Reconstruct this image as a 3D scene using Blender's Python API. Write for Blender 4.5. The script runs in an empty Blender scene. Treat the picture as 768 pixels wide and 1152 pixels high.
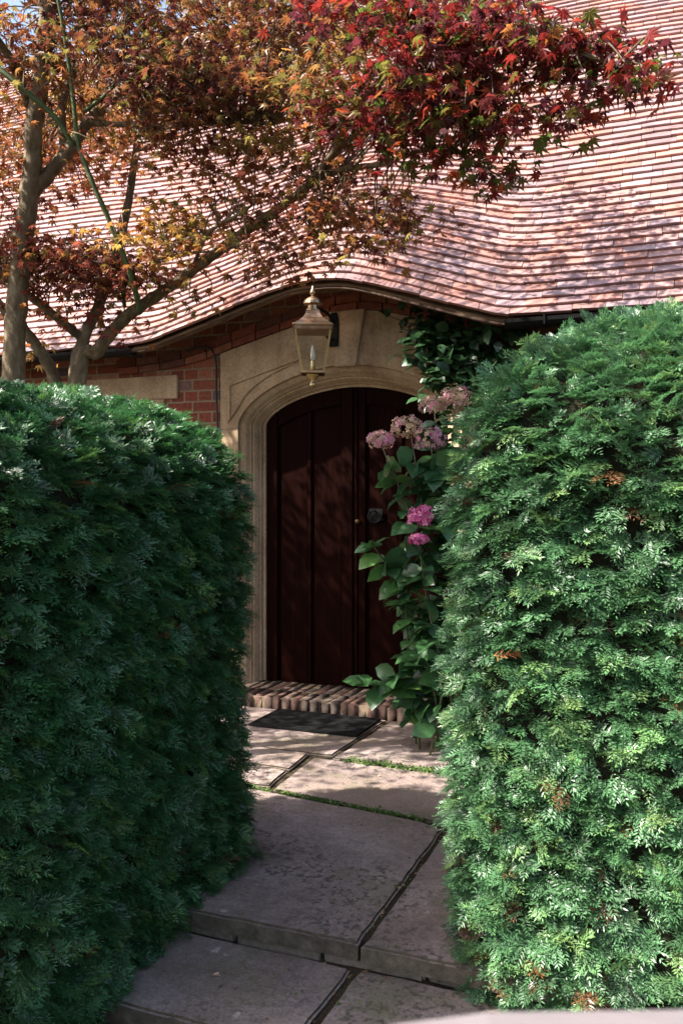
import bpy, bmesh, math
import numpy as np
from mathutils import Vector, Matrix

C = bpy.context
scene = C.scene
rng = np.random.default_rng(7)
R = math.radians

# ------------------------------------------------------------------ camera
# world: the house wall lies along X at Y = 0, outside is -Y, Z is up
PHI = R(21.9)
CAM = np.array([2.29, -5.97, 1.60])
RIGHT = np.array([math.cos(PHI), math.sin(PHI), 0.0])
FWD = np.array([-math.sin(PHI), math.cos(PHI), 0.0])
UP = np.array([0.0, 0.0, 1.0])
cd = bpy.data.cameras.new("camera")
cam = bpy.data.objects.new("camera", cd)
scene.collection.objects.link(cam)
cam.location = CAM
cam.rotation_euler = (R(90), 0, PHI)
cd.sensor_fit = 'HORIZONTAL'
cd.sensor_width = 24.0
cd.lens = 31.25
cd.shift_y = -16 / 768
cd.clip_start = 0.05
cd.clip_end = 500
cd.dof.use_dof = True
cd.dof.focus_distance = 5.2
cd.dof.aperture_fstop = 7.0
scene.camera = cam

# ------------------------------------------------------------------ light
SUN = Vector((-0.52, -0.42, 0.745)).normalized()
world = bpy.data.worlds.new("World")
scene.world = world
world.use_nodes = True
wn = world.node_tree.nodes
wl = world.node_tree.links
sky = wn.new('ShaderNodeTexSky')
sky.sky_type = 'NISHITA'
sky.sun_disc = False
sky.sun_elevation = math.asin(SUN.z)
sky.sun_rotation = math.atan2(SUN.x, SUN.y)
sky.air_density = 1.0
sky.dust_density = 3.0
sky.ozone_density = 0.6
bg = wn['Background']
wl.new(sky.outputs[0], bg.inputs[0])
bg.inputs[1].default_value = 0.108
sl = bpy.data.lights.new("sun", 'SUN')
sl.energy = 5.0
sl.angle = R(0.53)
sl.color = (1.0, 0.94, 0.86)
so = bpy.data.objects.new("sun", sl)
scene.collection.objects.link(so)
so.rotation_euler = SUN.to_track_quat('Z', 'Y').to_euler()
so.location = (-6, -2, 9)
vs = scene.view_settings
vs.view_transform = 'Standard'
vs.look = 'None'
vs.exposure = 1.85
vs.gamma = 1.0
vs.use_curve_mapping = False
scene.cycles.use_denoising = True
scene.cycles.max_bounces = 8
scene.cycles.transparent_max_bounces = 8


# ------------------------------------------------------------------ helpers
def P(px, py, d):
    """a point seen towards (px, py) of the 768 x 1152 photograph, at depth d metres"""
    return CAM + FWD * d + RIGHT * ((px - 384) / 1000 * d) + UP * ((560 - py) / 1000 * d)


def proj(p):
    q = np.asarray(p) - CAM
    d = np.maximum(q @ FWD, 1e-3)
    return 384 + 1000 * (q @ RIGHT) / d, 560 - 1000 * q[..., 2] / d, q @ FWD


def link(o, parent=None, **props):
    scene.collection.objects.link(o)
    if parent is not None:
        o.parent = parent
    for k, v in props.items():
        o[k] = v
    return o


def tag(o, label=None, category=None, group=None, kind=None):
    for k, v in (('label', label), ('category', category), ('group', group), ('kind', kind)):
        if v:
            o[k] = v
    return o


def empty(name, label, category, loc=(0, 0, 0), group=None):
    o = bpy.data.objects.new(name, None)
    o.empty_display_size = 0.1
    o.location = loc
    link(o)
    return tag(o, label, category, group)


def arr_mesh(name, verts, faces, mat, parent=None, col=None, smooth=False):
    """verts (N,3), faces (M,3) or (M,4) numpy arrays; col (N,3) per vertex colours"""
    verts = np.asarray(verts, np.float32)
    faces = np.asarray(faces, np.int32)
    me = bpy.data.meshes.new(name)
    n, k = faces.shape
    me.vertices.add(len(verts))
    me.vertices.foreach_set('co', verts.ravel())
    me.loops.add(n * k)
    me.loops.foreach_set('vertex_index', faces.ravel())
    me.polygons.add(n)
    me.polygons.foreach_set('loop_start', np.arange(0, n * k, k, dtype=np.int32))
    me.polygons.foreach_set('loop_total', np.full(n, k, np.int32))
    me.polygons.foreach_set('use_smooth', np.full(n, bool(smooth)))
    if col is not None:
        a = me.color_attributes.new('tint', 'FLOAT_COLOR', 'POINT')
        c4 = np.ones((len(verts), 4), np.float32)
        c4[:, :3] = col
        a.data.foreach_set('color', c4.ravel())
    me.update(calc_edges=True)
    me.materials.append(mat)
    o = bpy.data.objects.new(name, me)
    link(o)
    if parent is not None:
        o.parent = parent
        o.matrix_parent_inverse = Matrix.Translation(parent.location).inverted()
    return o


class MB:
    """collects polygons of any size, then builds ONE mesh object"""

    def __init__(self):
        self.v = []
        self.f = []

    def add(self, vs_, fs):
        b = len(self.v)
        self.v += [tuple(map(float, p)) for p in vs_]
        self.f += [tuple(b + i for i in f) for f in fs]

    def box(self, lo, hi):
        x0, y0, z0 = lo
        x1, y1, z1 = hi
        self.add([(x0, y0, z0), (x1, y0, z0), (x1, y1, z0), (x0, y1, z0),
                  (x0, y0, z1), (x1, y0, z1), (x1, y1, z1), (x0, y1, z1)],
                 [(0, 3, 2, 1), (4, 5, 6, 7), (0, 1, 5, 4), (1, 2, 6, 5), (2, 3, 7, 6), (3, 0, 4, 7)])

    def tube(self, pts, rad, sides=8, cap=True):
        pts = np.asarray(pts, float)
        n = len(pts)
        rad = np.broadcast_to(np.asarray(rad, float), (n,))
        t = np.gradient(pts, axis=0)
        t /= np.linalg.norm(t, axis=1)[:, None] + 1e-9
        ref = np.array([0.31, 0.9, 0.2])
        vs_, fs = [], []
        for i in range(n):
            a = np.cross(t[i], ref)
            a /= np.linalg.norm(a) + 1e-9
            b = np.cross(t[i], a)
            for k in range(sides):
                w = 2 * math.pi * k / sides
                vs_.append(pts[i] + rad[i] * (math.cos(w) * a + math.sin(w) * b))
        for i in range(n - 1):
            for k in range(sides):
                k2 = (k + 1) % sides
                fs.append((i * sides + k, i * sides + k2, (i + 1) * sides + k2, (i + 1) * sides + k))
        if cap:
            fs.append(tuple(range(sides - 1, -1, -1)))
            fs.append(tuple((n - 1) * sides + k for k in range(sides)))
        self.add(vs_, fs)

    def lathe(self, prof, c, sides=16, sx=1, sy=1):
        """prof: (radius, z) list about the vertical axis through c"""
        vs_, fs = [], []
        for r, z in prof:
            for k in range(sides):
                w = 2 * math.pi * (k + .5) / sides
                vs_.append((c[0] + r * sx * math.cos(w), c[1] + r * sy * math.sin(w), c[2] + z))
        for i in range(len(prof) - 1):
            for k in range(sides):
                k2 = (k + 1) % sides
                fs.append((i * sides + k, i * sides + k2, (i + 1) * sides + k2, (i + 1) * sides + k))
        fs.append(tuple(range(sides - 1, -1, -1)))
        fs.append(tuple((len(prof) - 1) * sides + k for k in range(sides)))
        self.add(vs_, fs)

    def strip(self, rows):
        """rows: list of equally long point lists, joined by quads"""
        m = len(rows[0])
        vs_ = [p for r in rows for p in r]
        fs = [(i * m + k, i * m + k + 1, (i + 1) * m + k + 1, (i + 1) * m + k)
              for i in range(len(rows) - 1) for k in range(m - 1)]
        self.add(vs_, fs)

    def ribbon(self, rows):
        """rows: closed cross-sections along a path, capped at both ends"""
        m = len(rows[0])
        vs_ = [p for r in rows for p in r]
        fs = [(i * m + k, i * m + (k + 1) % m, (i + 1) * m + (k + 1) % m, (i + 1) * m + k)
              for i in range(len(rows) - 1) for k in range(m)]
        fs.append(tuple(range(m - 1, -1, -1)))
        fs.append(tuple((len(rows) - 1) * m + k for k in range(m)))
        self.add(vs_, fs)

    def build(self, name, mat, parent=None, smooth=False, bevel=0.0, seg=2):
        me = bpy.data.meshes.new(name)
        me.from_pydata(self.v, [], self.f)
        bm = bmesh.new()
        bm.from_mesh(me)
        bmesh.ops.recalc_face_normals(bm, faces=bm.faces)
        if bevel > 0:
            es = [e for e in bm.edges if len(e.link_faces) == 2 and e.calc_face_angle(0) > 0.5]
            bmesh.ops.bevel(bm, geom=es, offset=bevel, segments=seg, affect='EDGES', clamp_overlap=True)
        bm.to_mesh(me)
        bm.free()
        if smooth:
            for p in me.polygons:
                p.use_smooth = True
        me.materials.append(mat)
        o = bpy.data.objects.new(name, me)
        link(o)
        if parent is not None:
            o.parent = parent
            o.matrix_parent_inverse = Matrix.Translation(parent.location).inverted()
        return o


def chain(parent, o):
    return o


def catmull(pts, n=6):
    pts = np.asarray(pts, float)
    q = np.vstack([2 * pts[0] - pts[1], pts, 2 * pts[-1] - pts[-2]])
    out = []
    for i in range(1, len(q) - 2):
        for k in range(n):
            t = k / n
            a, b, c, d = q[i - 1], q[i], q[i + 1], q[i + 2]
            out.append(.5 * (2 * b + (c - a) * t + (2 * a - 5 * b + 4 * c - d) * t * t + (3 * b - a - 3 * c + d) * t ** 3))
    out.append(pts[-1])
    return np.array(out)


# ------------------------------------------------------------------ materials
def new_mat(name):
    m = bpy.data.materials.new(name)
    m.use_nodes = True
    nt = m.node_tree
    return m, nt, nt.nodes['Principled BSDF']


def N(nt, typ, **kw):
    n = nt.nodes.new(typ)
    for k, v in kw.items():
        if k in n.inputs:
            n.inputs[k].default_value = v
        else:
            setattr(n, k, v)
    return n


def ramp(nt, fac, stops, interp='LINEAR'):
    r = nt.nodes.new('ShaderNodeValToRGB')
    r.color_ramp.interpolation = interp
    e = r.color_ramp.elements
    while len(e) < len(stops):
        e.new(0.5)
    for i, (p, c) in enumerate(stops):
        e[i].position = p
        e[i].color = (*c, 1) if len(c) == 3 else c
    nt.links.new(fac, r.inputs[0])
    return r.outputs[0]


def mix(nt, fac, a, b, blend='MIX'):
    m = nt.nodes.new('ShaderNodeMix')
    m.data_type = 'RGBA'
    m.blend_type = blend
    for s, v in ((m.inputs[0], fac), (m.inputs[6], a), (m.inputs[7], b)):
        if hasattr(v, 'links'):
            nt.links.new(v, s)
        elif isinstance(v, (int, float)):
            s.default_value = v
        else:
            s.default_value = (*v, 1)
    return m.outputs[2]


def coords(nt, scale=(1, 1, 1)):
    tc = nt.nodes.new('ShaderNodeTexCoord')
    mp = nt.nodes.new('ShaderNodeMapping')
    mp.inputs['Scale'].default_value = scale
    nt.links.new(tc.outputs['Object'], mp.inputs[0])
    return mp.outputs[0]


def noise(nt, vec, scale, detail=6, rough=.6):
    n = nt.nodes.new('ShaderNodeTexNoise')
    n.inputs['Scale'].default_value = scale
    n.inputs['Detail'].default_value = detail
    n.inputs['Roughness'].default_value = rough
    nt.links.new(vec, n.inputs['Vector'])
    return n.outputs[0]


def bump(nt, bsdf, h, strength=.4, dist=.01):
    b = nt.nodes.new('ShaderNodeBump')
    b.inputs['Strength'].default_value = strength
    b.inputs['Distance'].default_value = dist
    nt.links.new(h, b.inputs['Height'])
    nt.links.new(b.outputs[0], bsdf.inputs['Normal'])


def simple(name, stops, scale=8, rough=.6, bstr=.3, bdist=.005, metal=0, stretch=(1, 1, 1), spec=.5):
    m, nt, b = new_mat(name)
    v = coords(nt, stretch)
    n = noise(nt, v, scale)
    nt.links.new(ramp(nt, n, stops), b.inputs['Base Color'])
    b.inputs['Roughness'].default_value = rough
    b.inputs['Metallic'].default_value = metal
    b.inputs['Specular IOR Level'].default_value = spec
    n2 = noise(nt, v, scale * 5, 5)
    if bstr:
        bump(nt, b, n2, bstr, bdist)
    return m


def leaf_mat(name, trans=.35, rough=.4, tr_gain=1.6, spec=.5, tr_tint=(1, 1, 1)):
    m, nt, b = new_mat(name)
    at = nt.nodes.new('ShaderNodeAttribute')
    at.attribute_name = 'tint'
    n = noise(nt, coords(nt), 60, 3)
    c = mix(nt, 1.0, at.outputs['Color'], ramp(nt, n, [(.3, (.75, .75, .75)), (.7, (1.15, 1.15, 1.15))]), 'MULTIPLY')
    nt.links.new(c, b.inputs['Base Color'])
    b.inputs['Roughness'].default_value = rough
    b.inputs['Specular IOR Level'].default_value = spec
    t = nt.nodes.new('ShaderNodeBsdfTranslucent')
    g = mix(nt, 1.0, c, tuple(tr_gain * x for x in tr_tint), 'MULTIPLY')
    nt.links.new(g, t.inputs[0])
    ms = nt.nodes.new('ShaderNodeMixShader')
    ms.inputs[0].default_value = trans
    nt.links.new(b.outputs[0], ms.inputs[1])
    nt.links.new(t.outputs[0], ms.inputs[2])
    nt.links.new(ms.outputs[0], nt.nodes['Material Output'].inputs[0])
    return m


M = {}
M['yew'] = leaf_mat('yew needles', .22, .42, 1.7, .85)
M['maple_leaf'] = leaf_mat('maple leaves', .45, .45, 1.6, .35)
M['hydrangea_leaf'] = leaf_mat('hydrangea leaves', .2, .33, 1.8, .5)
M['petal'] = leaf_mat('petals', .3, .6, 1.3, .2)
M['moss'] = leaf_mat('moss', .2, .7, 1.3, .2)
M['core'] = simple('hedge twigs', [(.3, (.010, .013, .007)), (.7, (.028, .024, .014))], 30, .9, .6, .02, spec=.1)
M['bark'] = simple('maple bark', [(.3, (.065, .045, .026)), (.5, (.125, .092, .052)), (.68, (.21, .165, .11))], 22, .8, .5, .01, stretch=(1, 1, .5), spec=.2)
M['green_bark'] = simple('young green bark', [(.3, (.035, .055, .016)), (.7, (.07, .10, .03))], 20, .6, .2, .004, spec=.3)
M['stone'] = simple('golden limestone', [(.28, (.22, .145, .09)), (.45, (.37, .265, .165)), (.62, (.46, .35, .235)), (.75, (.38, .31, .23))], 2.6, .85, .35, .006, spec=.2)
m_ = M['stone']
nt = m_.node_tree
b = nt.nodes['Principled BSDF']
src = b.inputs['Base Color'].links[0].from_socket
st = noise(nt, coords(nt, (9, 9, .9)), 1, 6, .7)
c1 = mix(nt, ramp(nt, st, [(.50, (0, 0, 0)), (.74, (.5, .5, .5))]), src, (.13, .095, .06))
sp = noise(nt, coords(nt), 48, 5, .7)
c1 = mix(nt, 1, c1, ramp(nt, sp, [(.28, (.68, .66, .64)), (.62, (1.1, 1.1, 1.1))]), 'MULTIPLY')
nt.links.new(c1, b.inputs['Base Color'])
M['timber'] = simple('weathered oak', [(.3, (.10, .055, .03)), (.7, (.22, .14, .08))], 9, .75, .5, .006, stretch=(.3, 3, 3), spec=.25)
M['dark_timber'] = simple('dark timber', [(.3, (.03, .017, .012)), (.7, (.065, .038, .026))], 9, .8, .4, .005, stretch=(.3, 3, 3), spec=.2)
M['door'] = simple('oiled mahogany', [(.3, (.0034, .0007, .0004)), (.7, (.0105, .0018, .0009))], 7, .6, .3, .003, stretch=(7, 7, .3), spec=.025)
M['black_iron'] = simple('black iron', [(.3, (.007, .007, .007)), (.7, (.014, .0135, .013))], 20, .6, .2, .002, spec=.08)
M['brass'] = simple('aged brass', [(.35, (.50, .36, .15)), (.65, (.62, .50, .27))], 25, .34, .15, .001, metal=1)
M['copper'] = simple('worn copper', [(.3, (.30, .185, .10)), (.55, (.44, .30, .18)), (.7, (.58, .45, .31))], 14, .33, .2, .002, metal=1)
M['rubber'] = simple('black rubber', [(.3, (.006, .006, .006)), (.7, (.013, .013, .013))], 40, .8, .2, .002, spec=.08)
M['gate'] = simple('pale weathered wood', [(.3, (.11, .095, .097)), (.7, (.15, .13, .135))], 12, .8, .3, .003, stretch=(.4, 4, 4), spec=.2)
M['plastic_black'] = simple('black cable sheath', [(.3, (.012, .012, .012)), (.7, (.02, .02, .02))], 20, .5, 0, spec=.4)
M['brown_leaf'] = simple('dry leaf', [(.3, (.34, .13, .045)), (.7, (.50, .24, .10))], 30, .7, .3, .002, spec=.2)
M['dead'] = simple('dead yew', [(.3, (.16, .07, .03)), (.7, (.30, .13, .05))], 60, .8, .3, .002, spec=.1)
M['pale_leaf'] = simple('pale dry leaf', [(.3, (.48, .30, .22)), (.7, (.62, .44, .34))], 30, .7, .3, .002, spec=.2)
M['white_stem'] = simple('pale stems', [(.3, (.20, .17, .10)), (.7, (.34, .30, .20))], 30, .7, .3, .002, spec=.2)

# window glass and lantern glass
m, nt, b = new_mat('lantern glass')
b.inputs['Base Color'].default_value = (.95, .97, .96, 1)
b.inputs['Roughness'].default_value = .05
b.inputs['Transmission Weight'].default_value = 1
b.inputs['IOR'].default_value = 1.1
n = noise(nt, coords(nt), 9, 2)
bump(nt, b, n, .1, .004)
M['glass'] = m
m, nt, b = new_mat('window glass')
b.inputs['Base Color'].default_value = (.012, .014, .016, 1)
b.inputs['Roughness'].default_value = .08
n = noise(nt, coords(nt), 4, 2)
bump(nt, b, n, .08, .004)
M['pane'] = m

# brick wall, mapped on X / Z
m, nt, b = new_mat('red brick')
tc = nt.nodes.new('ShaderNodeTexCoord')
sx = nt.nodes.new('ShaderNodeSeparateXYZ')
nt.links.new(tc.outputs['Object'], sx.inputs[0])
xy = nt.nodes.new('ShaderNodeMath')
xy.operation = 'ADD'
nt.links.new(sx.outputs[0], xy.inputs[0])
nt.links.new(sx.outputs[1], xy.inputs[1])
cx = nt.nodes.new('ShaderNodeCombineXYZ')
nt.links.new(xy.outputs[0], cx.inputs[0])
nt.links.new(sx.outputs[2], cx.inputs[1])
wob = nt.nodes.new('ShaderNodeVectorMath')
wob.operation = 'MULTIPLY_ADD'
nz = nt.nodes.new('ShaderNodeTexNoise')
nz.inputs['Scale'].default_value = 9
nt.links.new(cx.outputs[0], nz.inputs['Vector'])
nt.links.new(nz.outputs['Color'], wob.inputs[0])
wob.inputs[1].default_value = (.012, .012, 0)
nt.links.new(cx.outputs[0], wob.inputs[2])
br = nt.nodes.new('ShaderNodeTexBrick')
br.inputs['Scale'].default_value = 1
br.inputs['Brick Width'].default_value = .225
br.inputs['Row Height'].default_value = .084
br.inputs['Mortar Size'].default_value = .008
br.inputs['Mortar Smooth'].default_value = .3
br.inputs['Bias'].default_value = 0
br.inputs['Color1'].default_value = (0, 0, 0, 1)
br.inputs['Color2'].default_value = (1, 1, 1, 1)
br.inputs['Mortar'].default_value = (.5, .5, .5, 1)
br.squash_frequency = 2
br.squash = .55
nt.links.new(wob.outputs[0], br.inputs['Vector'])
bc = ramp(nt, br.outputs['Color'], [(0, (.27, .075, .042)), (.25, (.17, .048, .032)), (.5, (.31, .12, .07)), (.72, (.22, .07, .042)),
                                    (.85, (.30, .14, .10)), (.92, (.12, .085, .085)), (1, (.10, .08, .09))])
nb = noise(nt, cx.outputs[0], 34, 6, .7)
bc = mix(nt, 1, bc, ramp(nt, nb, [(.3, (.6, .6, .6)), (.7, (1.25, 1.2, 1.2))]), 'MULTIPLY')
mc = mix(nt, 1, (.26, .20, .135), ramp(nt, nb, [(.3, (.7, .7, .7)), (.7, (1.1, 1.1, 1.1))]), 'MULTIPLY')
nt.links.new(mix(nt, br.outputs['Fac'], bc, mc), b.inputs['Base Color'])
b.inputs['Roughness'].default_value = .85
b.inputs['Specular IOR Level'].default_value = .2
inv = nt.nodes.new('ShaderNodeMath')
inv.operation = 'MULTIPLY_ADD'
nt.links.new(br.outputs['Fac'], inv.inputs[0])
inv.inputs[1].default_value = -1
nt.links.new(nb, inv.inputs[2])
bump(nt, b, inv.outputs[0], .7, .012)
M['brick'] = m


def tinted(name, rough, spec, bscale, bstr, bdist, nscale=20, lo=.7, hi=1.2):
    m, nt, b = new_mat(name)
    at = nt.nodes.new('ShaderNodeAttribute')
    at.attribute_name = 'tint'
    v = coords(nt)
    n = noise(nt, v, nscale, 6, .65)
    c = mix(nt, 1, at.outputs['Color'], ramp(nt, n, [(.3, (lo,) * 3), (.7, (hi,) * 3)]), 'MULTIPLY')
    nt.links.new(c, b.inputs['Base Color'])
    b.inputs['Roughness'].default_value = rough
    b.inputs['Specular IOR Level'].default_value = spec
    bump(nt, b, noise(nt, v, bscale, 4), bstr, bdist)
    return m, nt, b


M['tile'], _, _ = tinted('clay tiles', .40, .9, 55, .25, .004, 14, .75, 1.2)
M['loose_brick'], _, _ = tinted('worn bricks', .85, .2, 60, .6, .008, 22, .6, 1.25)

# flagstones: mauve grey sandstone with dark lichen spots and green algae
m, nt, b = new_mat('flagstone')
v = coords(nt)
oi = nt.nodes.new('ShaderNodeObjectInfo')
n1 = noise(nt, v, 2.3, 8, .62)
base = ramp(nt, n1, [(.30, (.16, .118, .108)), (.46, (.255, .195, .180)), (.6, (.33, .258, .235)), (.75, (.39, .31, .28))])
n2 = noise(nt, v, 26, 6, .7)
base = mix(nt, 1, base, ramp(nt, n2, [(.3, (.72, .72, .72)), (.68, (1.12, 1.12, 1.12))]), 'MULTIPLY')
n3 = noise(nt, v, 1.9, 3, .5)
n4 = noise(nt, v, 38, 3, .6)
mul = nt.nodes.new('ShaderNodeMath')
mul.operation = 'MULTIPLY'
nt.links.new(ramp(nt, n3, [(.44, (0, 0, 0)), (.58, (1, 1, 1))]), mul.inputs[0])
nt.links.new(ramp(nt, n4, [(.52, (0, 0, 0)), (.60, (.8, .8, .8))]), mul.inputs[1])
base = mix(nt, mul.outputs[0], base, (.055, .05, .04))
n5 = noise(nt, v, 3.1, 4, .7)
base = mix(nt, ramp(nt, n5, [(.48, (0, 0, 0)), (.72, (.75, .75, .75))]), base, (.11, .11, .05))
n7 = noise(nt, v, 1.4, 5, .65)
base = mix(nt, ramp(nt, n7, [(.45, (0, 0, 0)), (.68, (.7, .7, .7))]), base, (.22, .16, .125))
n8 = noise(nt, v, 95, 4, .7)
base = mix(nt, 1, base, ramp(nt, n8, [(.3, (.62, .62, .62)), (.65, (1.15, 1.15, 1.15))]), 'MULTIPLY')
n6 = noise(nt, v, 9, 4, .55)
base = mix(nt, ramp(nt, n6, [(.70, (0, 0, 0)), (.74, (.6, .6, .6))]), base, (.52, .46, .40))
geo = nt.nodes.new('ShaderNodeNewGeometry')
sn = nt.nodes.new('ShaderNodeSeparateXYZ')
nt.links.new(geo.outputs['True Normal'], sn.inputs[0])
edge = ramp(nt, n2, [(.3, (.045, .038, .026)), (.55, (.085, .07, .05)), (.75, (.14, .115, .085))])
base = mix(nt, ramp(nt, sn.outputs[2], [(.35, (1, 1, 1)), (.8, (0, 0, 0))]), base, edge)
nt.links.new(base, b.inputs['Base Color'])
b.inputs['Roughness'].default_value = .8
b.inputs['Specular IOR Level'].default_value = .25
hs = nt.nodes.new('ShaderNodeMath')
hs.operation = 'ADD'
nt.links.new(n2, hs.inputs[0])
nt.links.new(noise(nt, v, 5, 3), hs.inputs[1])
bump(nt, b, hs.outputs[0], .5, .014)
M['flag'] = m
M['soil'] = simple('dark soil', [(.3, (.030, .022, .015)), (.55, (.05, .038, .024)), (.7, (.045, .05, .02))], 7, .95, .8, .03, spec=.1)


# ------------------------------------------------------------------ ground
def ground_z(x, y):
    t = np.clip((-y - 3.0) / 1.4, 0, 1)
    z = 0.05 - 0.19 * t
    return z + .012 * np.sin(5 * x + 2 * y) * np.cos(4 * y - x)


gx = np.concatenate([[-60, -30, -15], np.linspace(-8, 8, 90), [15, 30, 60]])
gy = np.concatenate([[-60, -30, -15], np.linspace(-9, 6, 90), [15, 30, 60]])
GX, GY = np.meshgrid(gx, gy)
nx, ny = len(gx), len(gy)
gv = np.stack([GX, GY, ground_z(GX, GY)], -1).reshape(-1, 3)
ii, jj = np.meshgrid(np.arange(nx - 1), np.arange(ny - 1))
i0 = (jj * nx + ii).ravel()
o = arr_mesh('ground', gv, np.stack([i0, i0 + 1, i0 + nx + 1, i0 + nx], 1), M['soil'], smooth=True)
tag(o, kind='structure')

# ------------------------------------------------------------------ house
ALPHA = R(53)
TAN = math.tan(ALPHA)
EAVE_Y, EAVE_Z, RIDGE_Y = -0.36, 2.73, 2.62
XL, XR = -8.6, 6.6
house = empty('house', 'brick cottage with a steep tiled roof curving up over its arched stone doorway', 'house', (0, 0, 0))


def bumpf(x):
    x = np.asarray(x, float)
    l = np.clip((x + 1.62) / 1.5, 0, 1)
    r = np.clip((1.18 - x) / 1.3, 0, 1)
    s = np.where(x < -.12, l, r)
    return .39 * (s * .75 + .25 * s * s * (3 - 2 * s)) * np.where(s < .15, s / .15 * .6 + .4 * (s / .15) ** 2, 1) * (1 - .10 * np.clip(s - .85, 0, 1) / .15)


def bumps(x):
    return (bumpf(x - .09) + 2 * bumpf(x) + bumpf(x + .09) + bumpf(x - .18) * .5 + bumpf(x + .18) * .5) / 5


def roof_z(x, h):
    """h: horizontal distance up from the eave line"""
    sag = .02 * np.sin(.9 * x + .6) * np.sin(np.pi * np.clip(h / 2.98, 0, 1)) + .012 * np.sin(2.3 * x + 2.1 * h)
    return EAVE_Z + TAN * h + bumps(x) * np.exp(-(h / 1.25) ** 2) + sag * np.clip(h / .4, 0, 1)


def roof_pt(x, h, off):
    x = np.asarray(x, float)
    h = np.asarray(h, float)
    e = .02
    z = roof_z(x, h)
    dzx = (roof_z(x + e, h) - roof_z(x - e, h)) / (2 * e)
    dzh = (roof_z(x, h + e) - roof_z(x, h - e)) / (2 * e)
    nrm = np.stack([-dzx, -dzh, np.ones_like(z)], -1)
    nrm /= np.linalg.norm(nrm, axis=-1)[..., None]
    return np.stack([x, EAVE_Y + h, z], -1) + nrm * np.asarray(off)[..., None]


# tiles: every course of real, slightly uneven tiles, one roof
GAUGE, TW, TLEN = .074, .196, .160
rows = int((RIDGE_Y - EAVE_Y) / math.cos(ALPHA) / GAUGE)
X0, S0, J = [], [], []
for r in range(rows):
    n = int((XR - XL) / TW) + 1
    xs = XL + (np.arange(n) + (.5 if r % 2 else 0)) * TW + np.cumsum(rng.normal(0, .0012, n)) + rng.normal(0, .02)
    X0.append(xs)
    S0.append(np.full(n, r * GAUGE) + rng.normal(0, .0018, n) + .004 * np.sin(xs * 1.7 + r))
X0 = np.concatenate(X0)
S0 = np.concatenate(S0)
nt_ = len(X0)
w = TW - .0022 - np.abs(rng.normal(0, .001, nt_))
lift = np.abs(rng.normal(0, .0022, nt_))
skew = rng.normal(0, .0018, nt_)
tw = rng.normal(0, .0012, nt_)
cs = math.cos(ALPHA)
low, hig = S0 * cs, np.minimum((S0 + TLEN) * cs, RIDGE_Y - EAVE_Y + .02)
tv = np.zeros((nt_, 12, 3))
for k, (fx, side) in enumerate(((0, -1), (.5, 0), (1, 1))):
    cam_b = .0010 if k == 1 else 0
    for q, (hh, off) in enumerate(((low + skew * side, .017), (low + skew * side, .038), (hig, .0), (hig, -.012))):
        ad = (lift + tw * side + cam_b) if q < 2 else cam_b * .5
        tv[:, q * 3 + k] = roof_pt(X0 + fx * w, hh, off + ad + 0 * X0)
tf = np.array([(0, 1, 4, 3), (1, 2, 5, 4), (3, 4, 7, 6), (4, 5, 8, 7), (0, 3, 6, 9), (2, 11, 8, 5)])
faces = (np.arange(nt_)[:, None, None] * 12 + tf[None]).reshape(-1, 4)
pal = np.array([(.33, .195, .175), (.29, .165, .145), (.36, .225, .205), (.29, .20, .205), (.34, .17, .135), (.25, .155, .155)])
tc_ = pal[rng.integers(0, len(pal), nt_)] * rng.uniform(.85, 1.12, (nt_, 1))
vc = np.repeat(tc_[:, None], 12, 1)
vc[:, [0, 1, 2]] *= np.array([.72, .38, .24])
vc[:, [3, 4, 5]] *= np.array([.97, .93, .91])      # red clay butt ends, darkened in the colour to deepen their shade
roof = arr_mesh('roof', tv.reshape(-1, 3), faces, M['tile'], house, vc.reshape(-1, 3))
# back slope and ridge
mb = MB()
zr = roof_z(np.array(0.), np.array(RIDGE_Y - EAVE_Y)) + .02
mb.add([(XL, RIDGE_Y, zr), (XR, RIDGE_Y, zr), (XR, RIDGE_Y + 3, zr - 3.9), (XL, RIDGE_Y + 3, zr - 3.9)], [(0, 1, 2, 3)])
m2 = simple('back roof tiles', [(.3, (.25, .13, .10)), (.7, (.38, .22, .18))], 12, .6)
mb.build('back_slope', m2, roof)
mb = MB()
x = XL
while x < XR:
    mb.tube([(x, RIDGE_Y, zr - .03), (x + .30, RIDGE_Y, zr - .025)], .10, 10)
    x += .305
mb.build('ridge', m2, roof, bevel=.004)
# underside boards
hs_ = np.linspace(-.02, RIDGE_Y - EAVE_Y, 16)
xs = np.concatenate([np.linspace(XL, -2, 12), np.linspace(-1.9, 1.5, 40), np.linspace(1.6, XR, 10)])
g = roof_pt(*np.meshgrid(xs, hs_), np.full((16, len(xs)), -.022))
mb = MB()
mb.strip([list(r) for r in g])
mb.build('roof_boarding', M['dark_timber'], roof, smooth=True)
# tilting fillet + fascia board that follows the eave curve
mb = MB()
sec = []
for x in np.linspace(-1.66, 1.2, 50):
    z = float(roof_z(np.array(x), np.array(0.)))
    y = EAVE_Y
    sec.append([(x, y + .004, z - .012), (x, y + .06, z + .035), (x, y + .07, z - .035), (x, y + .02, z - .045)])
mb.ribbon(sec)
mb.build('eave_board', M['timber'], house, smooth=False)
for x in np.arange(-1.45, 1.25, .36):
    mb = MB()
    z0 = float(roof_z(np.array(x), np.array(.08)))
    z1 = float(roof_z(np.array(x), np.array(.42)))
    a, c_ = (EAVE_Y + .09, z0 - .035), (EAVE_Y + .40, z1 - .035)
    mb.ribbon([[(x - .035, y, z), (x + .035, y, z), (x + .035, y, z - .10), (x - .035, y, z - .10)] for y, z in (a, c_)])
    mb.build('rafter', M['dark_timber'], house, bevel=.006)


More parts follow.
